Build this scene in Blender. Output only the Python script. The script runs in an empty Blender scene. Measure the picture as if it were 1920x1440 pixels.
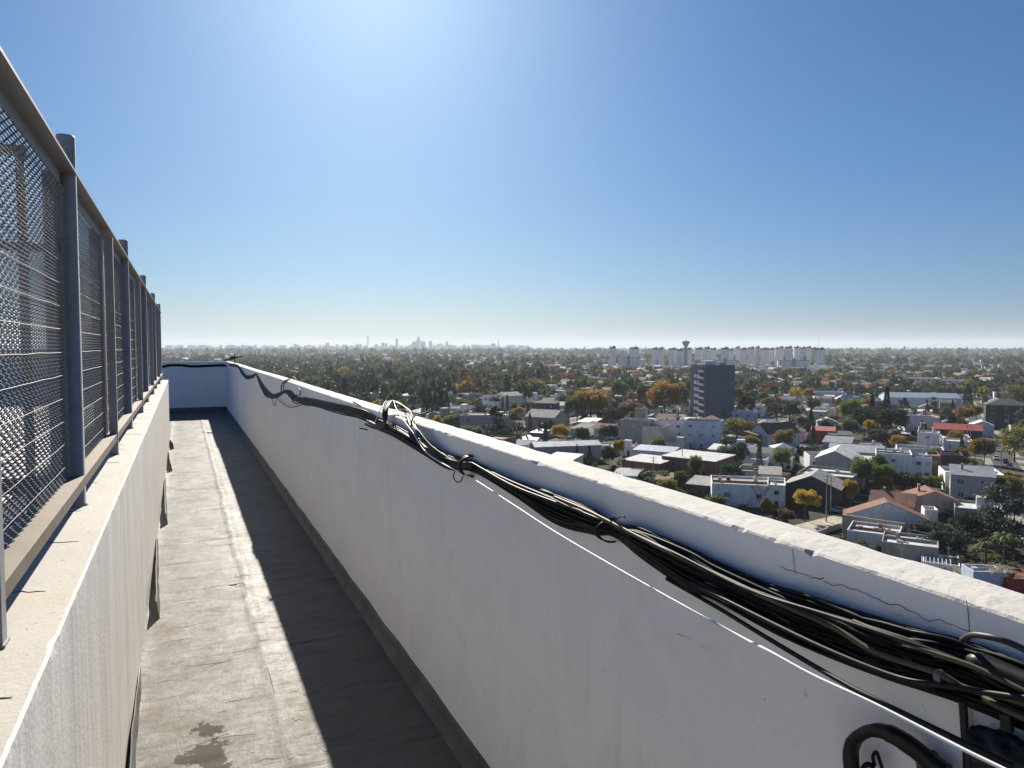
import bpy, math, random
from mathutils import Vector, Matrix, noise as mnoise
R_ = math.radians
rnd = random.Random(11)
scene = bpy.context.scene
COL = scene.collection
# ------------------------------------------------------------------ camera model (photograph is 1920 x 1440)
F = 1350.0
CAMZ = 40.0
HOR = 651.0
PITCH = math.atan((720 - HOR) / F)
YAW = math.atan((960 - 342) / F * math.cos(PITCH))
CAM = Vector((0, 0, CAMZ))
RIGHT = Vector((math.cos(YAW), -math.sin(YAW), 0))
FH = Vector((math.sin(YAW), math.cos(YAW), 0))
FWD = FH * math.cos(PITCH) - Vector((0, 0, 1)) * math.sin(PITCH)
UP = FH * math.sin(PITCH) + Vector((0, 0, 1)) * math.cos(PITCH)
def ray(px, py):
    return RIGHT * ((px - 960) / F) + UP * ((720 - py) / F) + FWD
def on_x(px, py, X):
    d = ray(px, py); return CAM + d * (X / d.x)
def on_z(px, py, Z=0.0):
    d = ray(px, py); return CAM + d * ((Z - CAMZ) / d.z)
def on_y(px, py, Y):
    d = ray(px, py); return CAM + d * (Y / d.y)
def at_depth(px, py, z):
    return CAM + ray(px, py) * z
def project(p):
    v = Vector(p) - CAM
    z = v.dot(FWD)
    return 960 + F * v.dot(RIGHT) / z, 720 - F * v.dot(UP) / z, z
def nz(x, y, z=0.0): return mnoise.noise(Vector((x, y, z)))

# ------------------------------------------------------------------ mesh builder
class MB:
    def __init__(s): s.v = []; s.f = []; s.m = []; s.sm = []
    def add(s, vs, fs, mi=0, smooth=False):
        o = len(s.v); s.v.extend([tuple(p) for p in vs])
        for f in fs: s.f.append(tuple(i + o for i in f)); s.m.append(mi); s.sm.append(smooth)
    def box(s, c, d, mi=0, rz=0.0, M=None):
        x, y, z = d[0] / 2, d[1] / 2, d[2] / 2
        vs = [Vector((a * x, b * y, e * z)) for e in (-1, 1) for a, b in ((-1, -1), (1, -1), (1, 1), (-1, 1))]
        if rz: vs = [Matrix.Rotation(rz, 3, 'Z') @ p for p in vs]
        if M: vs = [M @ p for p in vs]
        s.add([p + Vector(c) for p in vs], [(3, 2, 1, 0), (4, 5, 6, 7), (0, 1, 5, 4), (1, 2, 6, 5), (2, 3, 7, 6), (3, 0, 4, 7)], mi)
    def quad(s, a, b, c, d, mi=0): s.add([a, b, c, d], [(0, 1, 2, 3)], mi)
    def tube(s, pts, r, n=6, mi=0, cap=True, smooth=True):
        pts = [Vector(p) for p in pts]; k = len(pts)
        rr = r if hasattr(r, '__len__') else [r] * k
        t = [(pts[min(i + 1, k - 1)] - pts[max(i - 1, 0)]).normalized() for i in range(k)]
        a = Vector((0, 0, 1)) if abs(t[0].z) < .9 else Vector((1, 0, 0))
        u = t[0].cross(a).normalized(); vs = []
        for i in range(k):
            u = (u - t[i] * u.dot(t[i]))
            u = u.normalized() if u.length > 1e-6 else t[i].orthogonal().normalized()
            w = t[i].cross(u)
            for j in range(n):
                q = 2 * math.pi * j / n
                vs.append(pts[i] + (u * math.cos(q) + w * math.sin(q)) * rr[i])
        fs = [(i * n + j, i * n + (j + 1) % n, (i + 1) * n + (j + 1) % n, (i + 1) * n + j) for i in range(k - 1) for j in range(n)]
        s.add(vs, fs, mi, smooth)
        if cap:
            s.add(vs[:n], [tuple(range(n))[::-1]], mi); s.add(vs[-n:], [tuple(range(n))], mi)
    def lathe(s, prof, c=(0, 0, 0), n=16, mi=0, smooth=True):
        vs = [(c[0] + r * math.cos(2 * math.pi * j / n), c[1] + r * math.sin(2 * math.pi * j / n), c[2] + z) for r, z in prof for j in range(n)]
        s.add(vs, [(i * n + j, i * n + (j + 1) % n, (i + 1) * n + (j + 1) % n, (i + 1) * n + j) for i in range(len(prof) - 1) for j in range(n)], mi, smooth)
    def prism(s, poly, z0, z1, mi=0):
        n = len(poly)
        s.add([(p[0], p[1], z0) for p in poly] + [(p[0], p[1], z1) for p in poly],
              [tuple(range(n))[::-1], tuple(range(n, 2 * n))] + [(i, (i + 1) % n, n + (i + 1) % n, n + i) for i in range(n)], mi)
    def mesh(s, name, mats):
        me = bpy.data.meshes.new(name); me.from_pydata(s.v, [], s.f)
        for m in (mats if isinstance(mats, (list, tuple)) else [mats]): me.materials.append(m)
        me.polygons.foreach_set('material_index', s.m)
        me.polygons.foreach_set('use_smooth', s.sm)
        me.update(); return me
    def build(s, name, mats, parent=None, loc=None):
        return link(name, s.mesh(name, mats), parent, loc)
def link(name, me, parent=None, loc=None):
    o = bpy.data.objects.new(name, me); COL.objects.link(o)
    if parent: o.parent = parent
    if loc is not None: o.location = loc
    return o
def empty(name, loc=(0, 0, 0), rz=0.0, sc=None):
    o = bpy.data.objects.new(name, None); COL.objects.link(o)
    o.location = loc; o.rotation_euler = (0, 0, rz); o.empty_display_size = .2
    if sc is not None: o.scale = sc
    return o
def tag(o, label=None, cat=None, group=None, kind=None):
    if label: o['label'] = label
    if cat: o['category'] = cat
    if group: o['group'] = group
    if kind: o['kind'] = kind
    return o
def crom(pts, n):
    pts = [Vector(p) for p in pts]
    P = [pts[0] * 2 - pts[1]] + pts + [pts[-1] * 2 - pts[-2]]; out = []
    for i in range(1, len(P) - 2):
        for k in range(n):
            t = k / n; a, b, c, d = P[i - 1:i + 3]
            out.append(.5 * (2 * b + (c - a) * t + (2 * a - 5 * b + 4 * c - d) * t * t + (3 * b - a - 3 * c + d) * t ** 3))
    out.append(pts[-1]); return out
def interp(tab, x):
    if x <= tab[0][0]: return tab[0][1]
    for (a, p), (b, q) in zip(tab, tab[1:]):
        if x <= b: return p + (q - p) * (x - a) / (b - a)
    return tab[-1][1]

# ------------------------------------------------------------------ materials
class N:
    def __init__(s, name):
        s.m = bpy.data.materials.new(name); s.m.use_nodes = True; s.t = s.m.node_tree; s.t.nodes.clear()
        s.out = s.n('ShaderNodeOutputMaterial')
    def n(s, typ, **kw):
        x = s.t.nodes.new(typ)
        for k, v in kw.items():
            if k in x.inputs.keys() if hasattr(x.inputs, 'keys') else False: x.inputs[k].default_value = v
            else: setattr(x, k, v)
        return x
    def l(s, a, b): s.t.links.new(a, b)
    def val(s, sock, v):
        if hasattr(v, 'is_output') or isinstance(v, bpy.types.NodeSocket): s.l(v, sock)
        else: sock.default_value = v
    def coord(s, kind='Object', scale=(1, 1, 1)):
        tc = s.n('ShaderNodeTexCoord'); mp = s.n('ShaderNodeMapping'); mp.inputs['Scale'].default_value = scale
        s.l(tc.outputs[kind], mp.inputs[0]); return mp.outputs[0]
    def noise(s, vec, scale, detail=4, rough=.6, dist=0.0):
        x = s.n('ShaderNodeTexNoise'); s.l(vec, x.inputs['Vector'])
        x.inputs['Scale'].default_value = scale; x.inputs['Detail'].default_value = detail
        x.inputs['Roughness'].default_value = rough; x.inputs['Distortion'].default_value = dist
        return x.outputs['Fac']
    def ramp(s, fac, stops):
        x = s.n('ShaderNodeValToRGB'); s.l(fac, x.inputs[0]); e = x.color_ramp.elements
        while len(e) < len(stops): e.new(.5)
        for q, (p, c) in zip(e, stops):
            q.position = p; q.color = (c, c, c, 1) if not hasattr(c, '__len__') else (c[0], c[1], c[2], 1)
        return x.outputs[0]
    def mix(s, fac, a, b, mode='MIX'):
        x = s.n('ShaderNodeMix', data_type='RGBA', blend_type=mode)
        s.val(x.inputs[0], fac)
        for i, c in ((6, a), (7, b)):
            if isinstance(c, bpy.types.NodeSocket): s.l(c, x.inputs[i])
            else: x.inputs[i].default_value = (c[0], c[1], c[2], 1)
        return x.outputs[2]
    def math(s, op, a, b=0.0):
        x = s.n('ShaderNodeMath', operation=op); s.val(x.inputs[0], a); s.val(x.inputs[1], b); return x.outputs[0]
    def bump(s, h, strength=.3, dist=.01, nrm=None):
        x = s.n('ShaderNodeBump'); s.l(h, x.inputs['Height']); x.inputs['Strength'].default_value = strength
        x.inputs['Distance'].default_value = dist
        if nrm: s.l(nrm, x.inputs['Normal'])
        return x.outputs[0]
    def bsdf(s, col, rough=.7, spec=.3, metal=0.0, nrm=None):
        x = s.n('ShaderNodeBsdfPrincipled')
        if isinstance(col, bpy.types.NodeSocket): s.l(col, x.inputs['Base Color'])
        else: x.inputs['Base Color'].default_value = (col[0], col[1], col[2], 1)
        s.val(x.inputs['Roughness'], rough); s.val(x.inputs['Metallic'], metal); s.val(x.inputs['Specular IOR Level'], spec)
        if nrm: s.l(nrm, x.inputs['Normal'])
        return x
    def done(s, sh): s.l(sh.outputs[0] if hasattr(sh, 'outputs') else sh, s.out.inputs[0]); return s.m
def simple(name, c, rough=.8, var=.25, scale=1.5, spec=.25, metal=0.0, rand=0.0, bump=0.0, dirt=None):
    k = N(name); v = k.coord(); f = k.noise(v, scale, 5)
    lo = [x * (1 - var) for x in c]; hi = [min(1, x * (1 + var)) for x in c]
    col = k.ramp(f, [(.3, lo), (.7, hi)])
    if dirt:
        g = k.noise(k.coord('Object', (1, 1, .25)), scale * 2.3, 6, .7)
        col = k.mix(k.ramp(g, [(.46, 0.0), (.70, .85)]), col, dirt)
    if rand:
        oi = k.n('ShaderNodeObjectInfo'); hsv = k.n('ShaderNodeHueSaturation')
        k.l(k.math('MULTIPLY_ADD', oi.outputs['Random'], 2 * rand), hsv.inputs['Value'])
        hsv.inputs['Value'].links[0].from_node.inputs[2].default_value = 1 - rand
        k.l(col, hsv.inputs['Color']); col = hsv.outputs[0]
    nr = k.bump(k.noise(v, scale * 14, 4), bump, .02) if bump else None
    return k.done(k.bsdf(col, rough, spec, metal, nr))
HAZE = 0.82e-4; EXPO = 0.97
# ================================================================== THE ROOF TERRACE
FZ = CAMZ - 1.58                     # walkway floor
XL, XR, XO = -.2244, .967, 1.093     # low wall face, parapet inner and outer face
LT = CAMZ - .543                     # top of the low wall
YEND, YLOW = 18.95, 13.3
PT = lambda y: CAMZ - .349 + .003 * math.sin(y * .9)   # top of the parapet

def plaster(name, base, streak, dirt, bump=.25, streaky=0.0):
    k = N(name); v = k.coord()
    big = k.noise(v, .9, 5, .6); mid = k.noise(v, 6, 6, .7); fine = k.noise(v, 90, 3, .6)
    col = k.mix(k.ramp(big, [(.35, 0.0), (.7, .55)]), base, streak)
    col = k.mix(k.ramp(mid, [(.55, 0.0), (.8, .45)]), col, dirt)
    if streaky:
        sv = k.coord('Object', (7, 7, .35)); s1 = k.noise(sv, 4.2, 7, .75)
        sv2 = k.coord('Object', (16, 16, 1.1)); s2 = k.noise(sv2, 6.0, 5, .7)
        col = k.mix(k.ramp(s1, [(.40, 0.0), (.66, streaky * 1.2)]), col, dirt)
        col = k.mix(k.ramp(s2, [(.48, 0.0), (.8, streaky * .6)]), col, [x * .62 for x in dirt])
    else:      # faint rain streaks in places, and a few roller patches
        st = k.noise(k.coord('Object', (9, 9, .5)), 2.2, 5, .65); pm_ = k.noise(v, 1.1, 3, .6); f_ = k.math('MULTIPLY', k.ramp(st, [(.52, 0.0), (.72, .34)]), k.ramp(pm_, [(.50, 0.0), (.66, 1.0)]))
        col = k.mix(f_, col, [x * .72 for x in dirt]); vo = k.noise(v, 2.6, 2, .3, 1.2); col = k.mix(k.ramp(vo, [(.55, 0.0), (.565, .16)]), col, [x * .8 for x in base])
    spot = k.noise(v, 26, 3, .8)
    col = k.mix(k.ramp(spot, [(.68, 0.0), (.74, .5)]), col, (.25, .23, .2))
    h = k.math('ADD', k.math('MULTIPLY', mid, .5), k.math('MULTIPLY', fine, .5))
    nr = k.bump(h, bump, .006); nr = k.bump(big, .35, .03, nr)
    return k.done(k.bsdf(col, .75, .25, 0, nr))
M_PAR = plaster('parapet_paint', (.90, .89, .86), (.85, .845, .82), (.66, .64, .60), .22)
M_LOW = plaster('low_wall_paint', (.72, .69, .645), (.64, .61, .565), (.45, .425, .39), .4, .55)
def cap_mat(name, A=(.50, .488, .455), B=(.43, .40, .345), bs=.38):
    k = N(name); v = k.coord(); big = k.noise(v, 1.6, 6, .7); mid = k.noise(k.coord('Object', (1, .35, 1)), 16, 6, .75); fine = k.noise(v, 70, 4, .7)
    col = k.mix(k.ramp(big, [(.42, 0.0), (.7, .6)]), A, B)
    col = k.mix(k.ramp(mid, [(.52, 0.0), (.70, .55)]), col, (.42, .38, .32))
    rust = k.noise(v, 3.1, 4, .6)
    col = k.mix(k.ramp(rust, [(.62, 0.0), (.75, .45)]), col, (.55, .38, .20))
    spk = k.noise(v, 38, 2, .8); col = k.mix(k.ramp(spk, [(.66, 0.0), (.71, .6)]), col, (.20, .18, .15))
    h = k.math('ADD', k.math('MULTIPLY', mid, .6), k.math('MULTIPLY', fine, .5))
    return k.done(k.bsdf(col, .8, .2, 0, k.bump(h, bs, .010)))
M_CAP = cap_mat('cap_paint'); M_LTOP = cap_mat('low_wall_top', (.47, .445, .39), (.40, .365, .295), .3); M_EDGE = simple('white_edge', (.74, .73, .70), .8, .1, 4)
M_CHIP = simple('bare_mortar', (.60, .53, .46), .9, .4, 20, .1)
M_CRACK = simple('crack_line', (.22, .21, .20), .95, .2, 9, .05)
def floor_mat():
    k = N('roof_membrane'); v = k.coord()
    big = k.noise(v, 1.3, 6, .65, .4); cross = k.noise(k.coord('Object', (1.2, 9, 1)), 2.4, 7, .75); fine = k.noise(v, 110, 4, .75); mid = k.noise(v, 14, 6, .7)
    col = k.mix(k.ramp(big, [(.36, 0.0), (.66, 1.0)]), (.150, .141, .122), (.118, .112, .099))
    col = k.mix(k.ramp(cross, [(.50, 0.0), (.74, .55)]), col, (.085, .078, .066))
    tan = k.noise(v, 2.1, 5, .7, .5); col = k.mix(k.ramp(tan, [(.55, 0.0), (.72, .5)]), col, (.20, .155, .095))
    sp = k.noise(v, 52, 3, .8); col = k.mix(k.ramp(sp, [(.56, 0.0), (.68, .75)]), col, (.065, .06, .053))
    # dark worn patch near the viewer, edges broken up by noise
    tc = k.n('ShaderNodeTexCoord'); sub = k.n('ShaderNodeVectorMath', operation='SUBTRACT'); k.l(tc.outputs['Object'], sub.inputs[0])
    sub.inputs[1].default_value = (.058, 2.98, FZ); sc = k.n('ShaderNodeVectorMath', operation='MULTIPLY'); k.l(sub.outputs[0], sc.inputs[0]); sc.inputs[1].default_value = (2.3, .85, 0)
    ln = k.n('ShaderNodeVectorMath', operation='LENGTH'); k.l(sc.outputs[0], ln.inputs[0])
    d = k.math('ADD', ln.outputs['Value'], k.math('MULTIPLY', k.math('SUBTRACT', k.noise(v, 7, 5, .65), .5), 1.0))
    patch = k.ramp(d, [(.17, 1.0), (.185, 0.0)])
    col = k.mix(k.math('MULTIPLY', patch, .7), col, (.062, .058, .05))
    h = k.math('ADD', k.math('MULTIPLY', mid, .5), k.math('ADD', k.math('MULTIPLY', fine, .35), k.math('MULTIPLY', cross, .6)))
    nr = k.bump(h, .42, .010)
    sp_ = k.math('MULTIPLY', k.ramp(cross, [(.44, 1.0), (.72, .4)]), k.ramp(k.noise(v, 34, 5, .8), [(.42, 1.1), (.66, .4)]))
    sp_ = k.math('MULTIPLY', sp_, k.ramp(tan, [(.5, 1.0), (.7, .45)]))
    rough = k.ramp(k.noise(v, 5, 5, .7), [(.3, .42), (.7, .58)])
    rough = k.math('ADD', rough, k.math('MULTIPLY', patch, .35))
    return k.done(k.bsdf(col, rough, k.math('MULTIPLY', sp_, .11), .0, nr))
M_FLOOR = floor_mat()
M_UPST = simple('upstand_membrane', (.10, .097, .092), .6, .35, 5, .35, bump=.3)
M_DARK = simple('dark_hollow', (.02, .02, .02), .9, .1, 2, .05)
M_SLAB = simple('inner_roof_slab', (.70, .69, .66), .85, .12, 1.2, .2, dirt=(.42, .40, .37))
M_BLOCK = simple('block_render', (.55, .53, .49), .9, .12, .3, .2, dirt=(.38, .36, .33))

def steps(a, b, near, far, knee):
    y = a; out = []
    while y < b: out.append(y); y += near if y < knee else far
    out.append(b); return out

# --- walkway floor: a laid membrane with ripples, a sealing ridge and lap joints
LAPS = [1.55, 2.72, 3.9, 5.05, 6.3, 7.5, 8.7, 9.9, 11.2, 12.6, 14.1, 15.6]
def floor_z(x, y):
    z = .0035 * nz(x * 2.2, y * .9) + .0022 * nz(x * 7, y * 5, 3) + .0014 * nz(x * 3, y * 16, 7)
    rc = .345 + .018 * nz(1, y * 1.4) + .009 * nz(4, y * 6)
    z += (.0045 + .005 * nz(2, y * 7.0)) * math.exp(-((x - rc) / .014) ** 2) + .002 * math.exp(-((x - rc - .05) / .03) ** 2)
    for i, l in enumerate(LAPS):
        d = y - l - .03 * nz(x * 3, i * 5.1); 
        if abs(d) < .06: z += .004 * (1 if d > 0 else 0) * math.exp(-max(d, 0) / .04) - .004 * math.exp(-(d / .006) ** 2)
    z += .012 * math.exp(-max(x - XL, 0) / .035) * (.5 + .5 * nz(3, y * 2.1))
    return FZ + z
ys = steps(-3.0, YEND + .1, .016, .05, 7.0)
xs = [XL - .02 + i * (1.20 / 62) for i in range(63)]
mb = MB(); mb.add([(x, y, floor_z(x, y)) for y in ys for x in xs],
    [(j * 63 + i, j * 63 + i + 1, (j + 1) * 63 + i + 1, (j + 1) * 63 + i) for j in range(len(ys) - 1) for i in range(62)], 0, True)
for q in range(150):
    y0 = 2.0 + 12 * rnd.random() ** 1.6; x0 = rnd.uniform(XL + .02, .62); L = rnd.uniform(.02, .11) * rnd.choice((1, 1, 2.4)); s0 = rnd.uniform(-.25, .25); m = 7
    if q < 10: y0 = LAPS[q] + .02; x0 = XL + rnd.uniform(.1, .4); L = rnd.uniform(.15, .35); s0 = 0
    pt = [(x0 + L * t / m, y0 + s0 * L * t / m + .02 * nz(q * 1.7, t * .45)) for t in range(m + 1)]
    mb.tube([(x, y, floor_z(x, y) + .0002) for x, y in pt], [.0004 + .0013 * math.sin(math.pi * (t + .2) / (m + .4)) * (.6 + .5 * nz(q, t)) for t in range(m + 1)], 4, 1, False)
for q in range(16):
    y0 = 2.3 + 8 * rnd.random(); x0 = rnd.uniform(.30, .40); L = rnd.uniform(.1, .3)
    mb.tube([(x0 + .012 * nz(q, t), y0 + L * t / 6, floor_z(x0, y0 + L * t / 6) + .0002) for t in range(7)], [.0005, .0012, .0016, .0012, .0014, .0009, .0004], 4, 1, False)
tag(mb.build('roof_floor', [M_FLOOR, M_CRACK]), kind='structure')
mb = MB(); mb.box((-3.2, YLOW + (YEND - YLOW) / 2 + .15, FZ - .075), (5.92, YEND - YLOW + .3, .15)); tag(mb.build('roof_terrace', M_FLOOR), kind='structure')

# --- parapet: plastered face, chipped sunlit top
def chip(y):
    a = nz(5, y * 7.5); b = nz(9, y * 23)
    return max(0, a - .30) * .016 + max(0, b - .30) * .016 + max(0, nz(19, y * 60) - .3) * .006
ys = steps(-3.0, YEND + .25, .014, .04, 8.0); mb = MB(); P = 12; vs = []
for y in ys:
    t = PT(y); c = chip(y); w = .0035 * nz(1, y * 3, 2)
    e = .004 + c
    vs += [(XR + .004 * nz(2, y * .7), y, FZ - .05), (XR + .003 * nz(2, y * .9, .4), y, FZ + .5), (XR + w, y, t - .16), (XR + w * .6, y, t - .03 - c),
           (XR + .001 + c * .3 + .0012 * nz(41, y * 22), y, t - e - .002 * abs(nz(42, y * 15))), (XR + .0055 + c * .9 + .004 * nz(43, y * 17) + .002 * nz(44, y * 52), y, t - .001 - c * .12 + .0012 * nz(45, y * 30)), (XR + .03, y, t + .003 * nz(7, y * 9) + .0015 * nz(46, y * 40)),
           (XR + .062, y, t + .003 * nz(8, y * 7) + .0015 * nz(47, y * 40)), (XO - .03, y, t + .002 * nz(6, y * 9) - .001), (XO - .008, y, t - .003 - .5 * max(0, nz(12, y * 9)) * .01), (XO, y, t - .012), (XO, y, FZ - 1.2)]
mi = []
for j in range(len(ys) - 1):
    ch = chip(ys[j]) > .006
    for i in range(P - 1):
        mb.add([], [], 0)
        mb.f.append((j * P + i, (j + 1) * P + i, (j + 1) * P + i + 1, j * P + i + 1))
        mb.m.append(2 if (ch and i in (4,)) else (1 if 4 <= i <= 9 else 0)); mb.sm.append(i in (0, 1, 2))
mb.v = vs
def crack(pxs, X=XR - .0006, r=.0005):
    pts = [on_x(px, py, X) for px, py in pxs]; q = crom(pts, 5)
    q = [p + Vector((0, .004 * nz(p.y * 60, 1), .004 * nz(p.y * 60, 7))) for p in q]
    mb.tube(q, [r * (1.2 + nz(p.y * 40, 3)) for p in q], 4, 3)
crack([(1545, 1093), (1575, 1098), (1610, 1107), (1640, 1122), (1668, 1133), (1695, 1138), (1718, 1152), (1735, 1161), (1765, 1165), (1800, 1177), (1830, 1188)])
crack([(1812, 1125), (1815, 1150), (1818, 1186)]); crack([(1487, 1030), (1490, 1060), (1492, 1078)], r=.0004); crack([(1462, 1062), (1490, 1072), (1520, 1080)], r=.0004)
crack([(1520, 1083), (1535, 1085), (1545, 1086)], r=.0007)
crack([(672, 940), (676, 965), (671, 985)], r=.0004); crack([(670, 870), (671, 878)], r=.0006)
crack([(1270, 1188), (1300, 1200), (1330, 1220)], r=.0007)
par = mb.build('parapet_wall', [M_PAR, M_CAP, M_CHIP, M_CRACK])
tag(par, 'long white plastered parapet with chipped sunlit top carrying the black cables', 'wall')
# membrane turned up at the foot of the parapet (a part of it)
mb = MB(); vs = []; ys = steps(-3.0, YEND, .04, .06, 8.0)
for y in ys:
    h = .088 + .012 * nz(4, y * 2.5); b = .004 * nz(3, y * 6)
    vs += [(XR - .05, y, FZ - .01), (XR - .022 + b, y, FZ + .022), (XR - .012 + b, y, FZ + h * .6), (XR - .009 + b * .5, y, FZ + h - .006), (XR + .006, y, FZ + h)]
mb.add(vs, [(j * 5 + i, (j + 1) * 5 + i, (j + 1) * 5 + i + 1, j * 5 + i + 1) for j in range(len(ys) - 1) for i in range(4)], 0, True)
mb.build('upstand', M_UPST, par)

# --- end wall
mb = MB(); n = 60; vs = []
for i in range(n + 1):
    x = XR + .02 - i * (7.0 / n); t = CAMZ - .349 + .004 * nz(x * 2, 3)
    vs += [(x, YEND, FZ - .05), (x, YEND + .002, t - .05), (x, YEND + .004, t - .004), (x, YEND + .01, t), (x, YEND + .12, t), (x, YEND + .128, t - .01), (x, YEND + .128, FZ - 1.2)]
mb.add(vs, [(i * 7 + k, (i + 1) * 7 + k, (i + 1) * 7 + k + 1, i * 7 + k + 1)[::1] for i in range(n) for k in range(6)])
mb.m = [1 if (j % 6) in (2, 3, 4) else 0 for j in range(len(mb.f))]
endw = mb.build('end_wall', [M_PAR, M_CAP]); tag(endw, 'white wall closing the far end of the roof walkway', 'wall')
mb = MB(); mb.add([(x, y, z) for x in (XR - .01, -6.0) for y, z in ((YEND - .06, FZ - .01), (YEND - .022, FZ + .03), (YEND - .01, FZ + .125), (YEND + .01, FZ + .13))], [(i, i + 4, i + 5, i + 1) for i in range(3)])
mb.build('upstand', M_UPST, endw)

# --- low wall under the fence, with small drain openings along its foot
OPEN = []
XB = -.58
ys = sorted(set(steps(-3.0, YLOW, .02, .04, 7.0) + [a for o in OPEN for a in o])); mb = MB(); vs = []; P = 10
for y in ys:
    op = any(a <= y <= b for a, b in OPEN); c = .9 * chip(y + 40); w = .003 * nz(31, y * 2.2)
    vs += [(XL + w, y, FZ + (.13 if op else -.03)), (XL + w + .003 * nz(3, y * 4), y, FZ + .4), (XL + .002 * nz(35, y * 6), y, LT - .02 - c), (XL - .001 - c * .5, y, LT - .004 - c * .6), (XL - .006 - c, y, LT - .0005),
           (XL - .06, y, LT + .002 * nz(22, y * 6)), (XL - .16, y, LT + .002 * nz(23, y * 6)), (XL - .26, y, LT), (XB, y, LT - .004), (XB, y, FZ - .03)]
mb.v = vs
for j in range(len(ys) - 1):
    for i in range(P - 1):
        mb.f.append((j * P + i + 1, (j + 1) * P + i + 1, (j + 1) * P + i, j * P + i)); mb.m.append(4 if i == 3 else 1 if 4 <= i <= 7 else 0); mb.sm.append(i in (0, 1))
k = (len(ys) - 1) * P; mb.f.append(tuple(k + i for i in range(P))); mb.m.append(0); mb.sm.append(False)
for a, b in OPEN:   # hollow behind each opening
    x0, x1 = XL, XL - .3; z0, z1 = FZ + .0, FZ + .13
    mb.quad((x0, a, z1), (x0, b, z1), (x1, b, z1), (x1, a, z1), 2); mb.quad((x1, a, z0), (x1, a, z1), (x1, b, z1), (x1, b, z0), 2)
    mb.quad((x0, a, z0), (x1, a, z0), (x1, a, z1), (x0, a, z1), 2); mb.quad((x0, b, z0), (x1, b, z0), (x1, b, z1), (x0, b, z1), 2)
for q in range(26):   # hairline cracks across the sunlit top
    y0 = .9 + q * .47 + rnd.uniform(-.15, .15); x0 = XL - rnd.uniform(.01, .1); L = rnd.uniform(.03, .14)
    mb.tube([(x0 - L * t, y0 + .02 * nz(q, t * 4) + .03 * t, LT + .0004 + .002 * nz(22, (y0) * 6)) for t in (0, .2, .4, .6, .8, 1)], [.0006, .0014, .0009, .0015, .0007, .0003], 4, 3)
loww = mb.build('low_wall', [M_LOW, M_LTOP, M_DARK, M_CRACK, M_EDGE]); tag(loww, 'low stained white wall that carries the wire mesh fence', 'wall')
for a, b in ((-2.0, 1.0), (1.35, 3.95), (4.6, 6.6), (7.05, 9.6), (10.1, 12.0), (12.3, 13.25)):   # membrane strips peeling off the wall at their near ends
    mb = MB(); vs = []; m = max(8, int((b - a) / .04))
    for i in range(m + 1):
        t = i / m; y = a + (b - a) * t; g = min(1, min(t, 1 - t) * 9 + .15)
        h = (.105 - .05 * t + .014 * nz(8, y * 3)) * min(1, (1 - t) * 7 + .05); th = .006 + .058 * (1 - t) ** 1.3 + .005 * nz(3, y * 4)
        vs += [(XL + th + .012, y, FZ - .01), (XL + th, y, FZ + h * .55), (XL + th * .93, y, FZ + h * .96), (XL + th * .90 - .004, y, FZ + h)]
    mb.add(vs, [(j * 4 + i + 1, (j + 1) * 4 + i + 1, (j + 1) * 4 + i, j * 4 + i) for j in range(m) for i in range(3)], 0, True)
    mb.build('upstand', M_UPST, loww)

# --- the rest of the block the terrace stands on
mb = MB(); mb.box((-3.0, 7.9, (FZ - .2) / 2), (8.05, 22.0, FZ - .2))
tag(mb.build('apartment_block', M_BLOCK), 'tall rendered block whose roof carries the white walled walkway', 'building')
mb = MB(); mb.box((-3.75, 5.1, LT - .42), (6.3, 16.2, .1)); tag(mb.build('inner_roof', M_SLAB), kind='structure')
mb = MB(); mb.box((-6.65, 5.1, LT - .17), (.18, 16.2, .4)); tag(mb.build('rear_kerb_wall', M_SLAB), 'grey kerb wall behind the fence on the far roof edge', 'wall')

# ================================================================== FENCE
def metal(name, c, rust, rough=.55, amt=.5, met=.3):
    k = N(name); v = k.coord(); f = k.noise(v, 7, 6, .7); g = k.noise(v, 45, 4, .7)
    col = k.mix(k.ramp(f, [(.48, 0.0), (.7, amt)]), c, rust); col = k.mix(k.ramp(g, [(.55, 0.0), (.75, .4)]), col, [x * .45 for x in c])
    return k.done(k.bsdf(col, rough, .4, met, k.bump(g, .25, .002)))
M_POST = metal('galvanised_post', (.30, .30, .305), (.21, .17, .135), .65, .6, .0)
M_RAIL = metal('weathered_rail', (.27, .265, .26), (.27, .19, .13), .6, .8, .2)
M_BRAIL = metal('rusty_rail', (.19, .155, .115), (.14, .095, .06), .7, .8, .1)
M_WIRE = metal('mesh_wire', (.19, .195, .21), (.17, .135, .105), .55, .55, .1)
M_SHINY = metal('bright_wire', (.17, .16, .15), (.15, .11, .08), .55, .5, .1)
XF = -.3285
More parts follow.
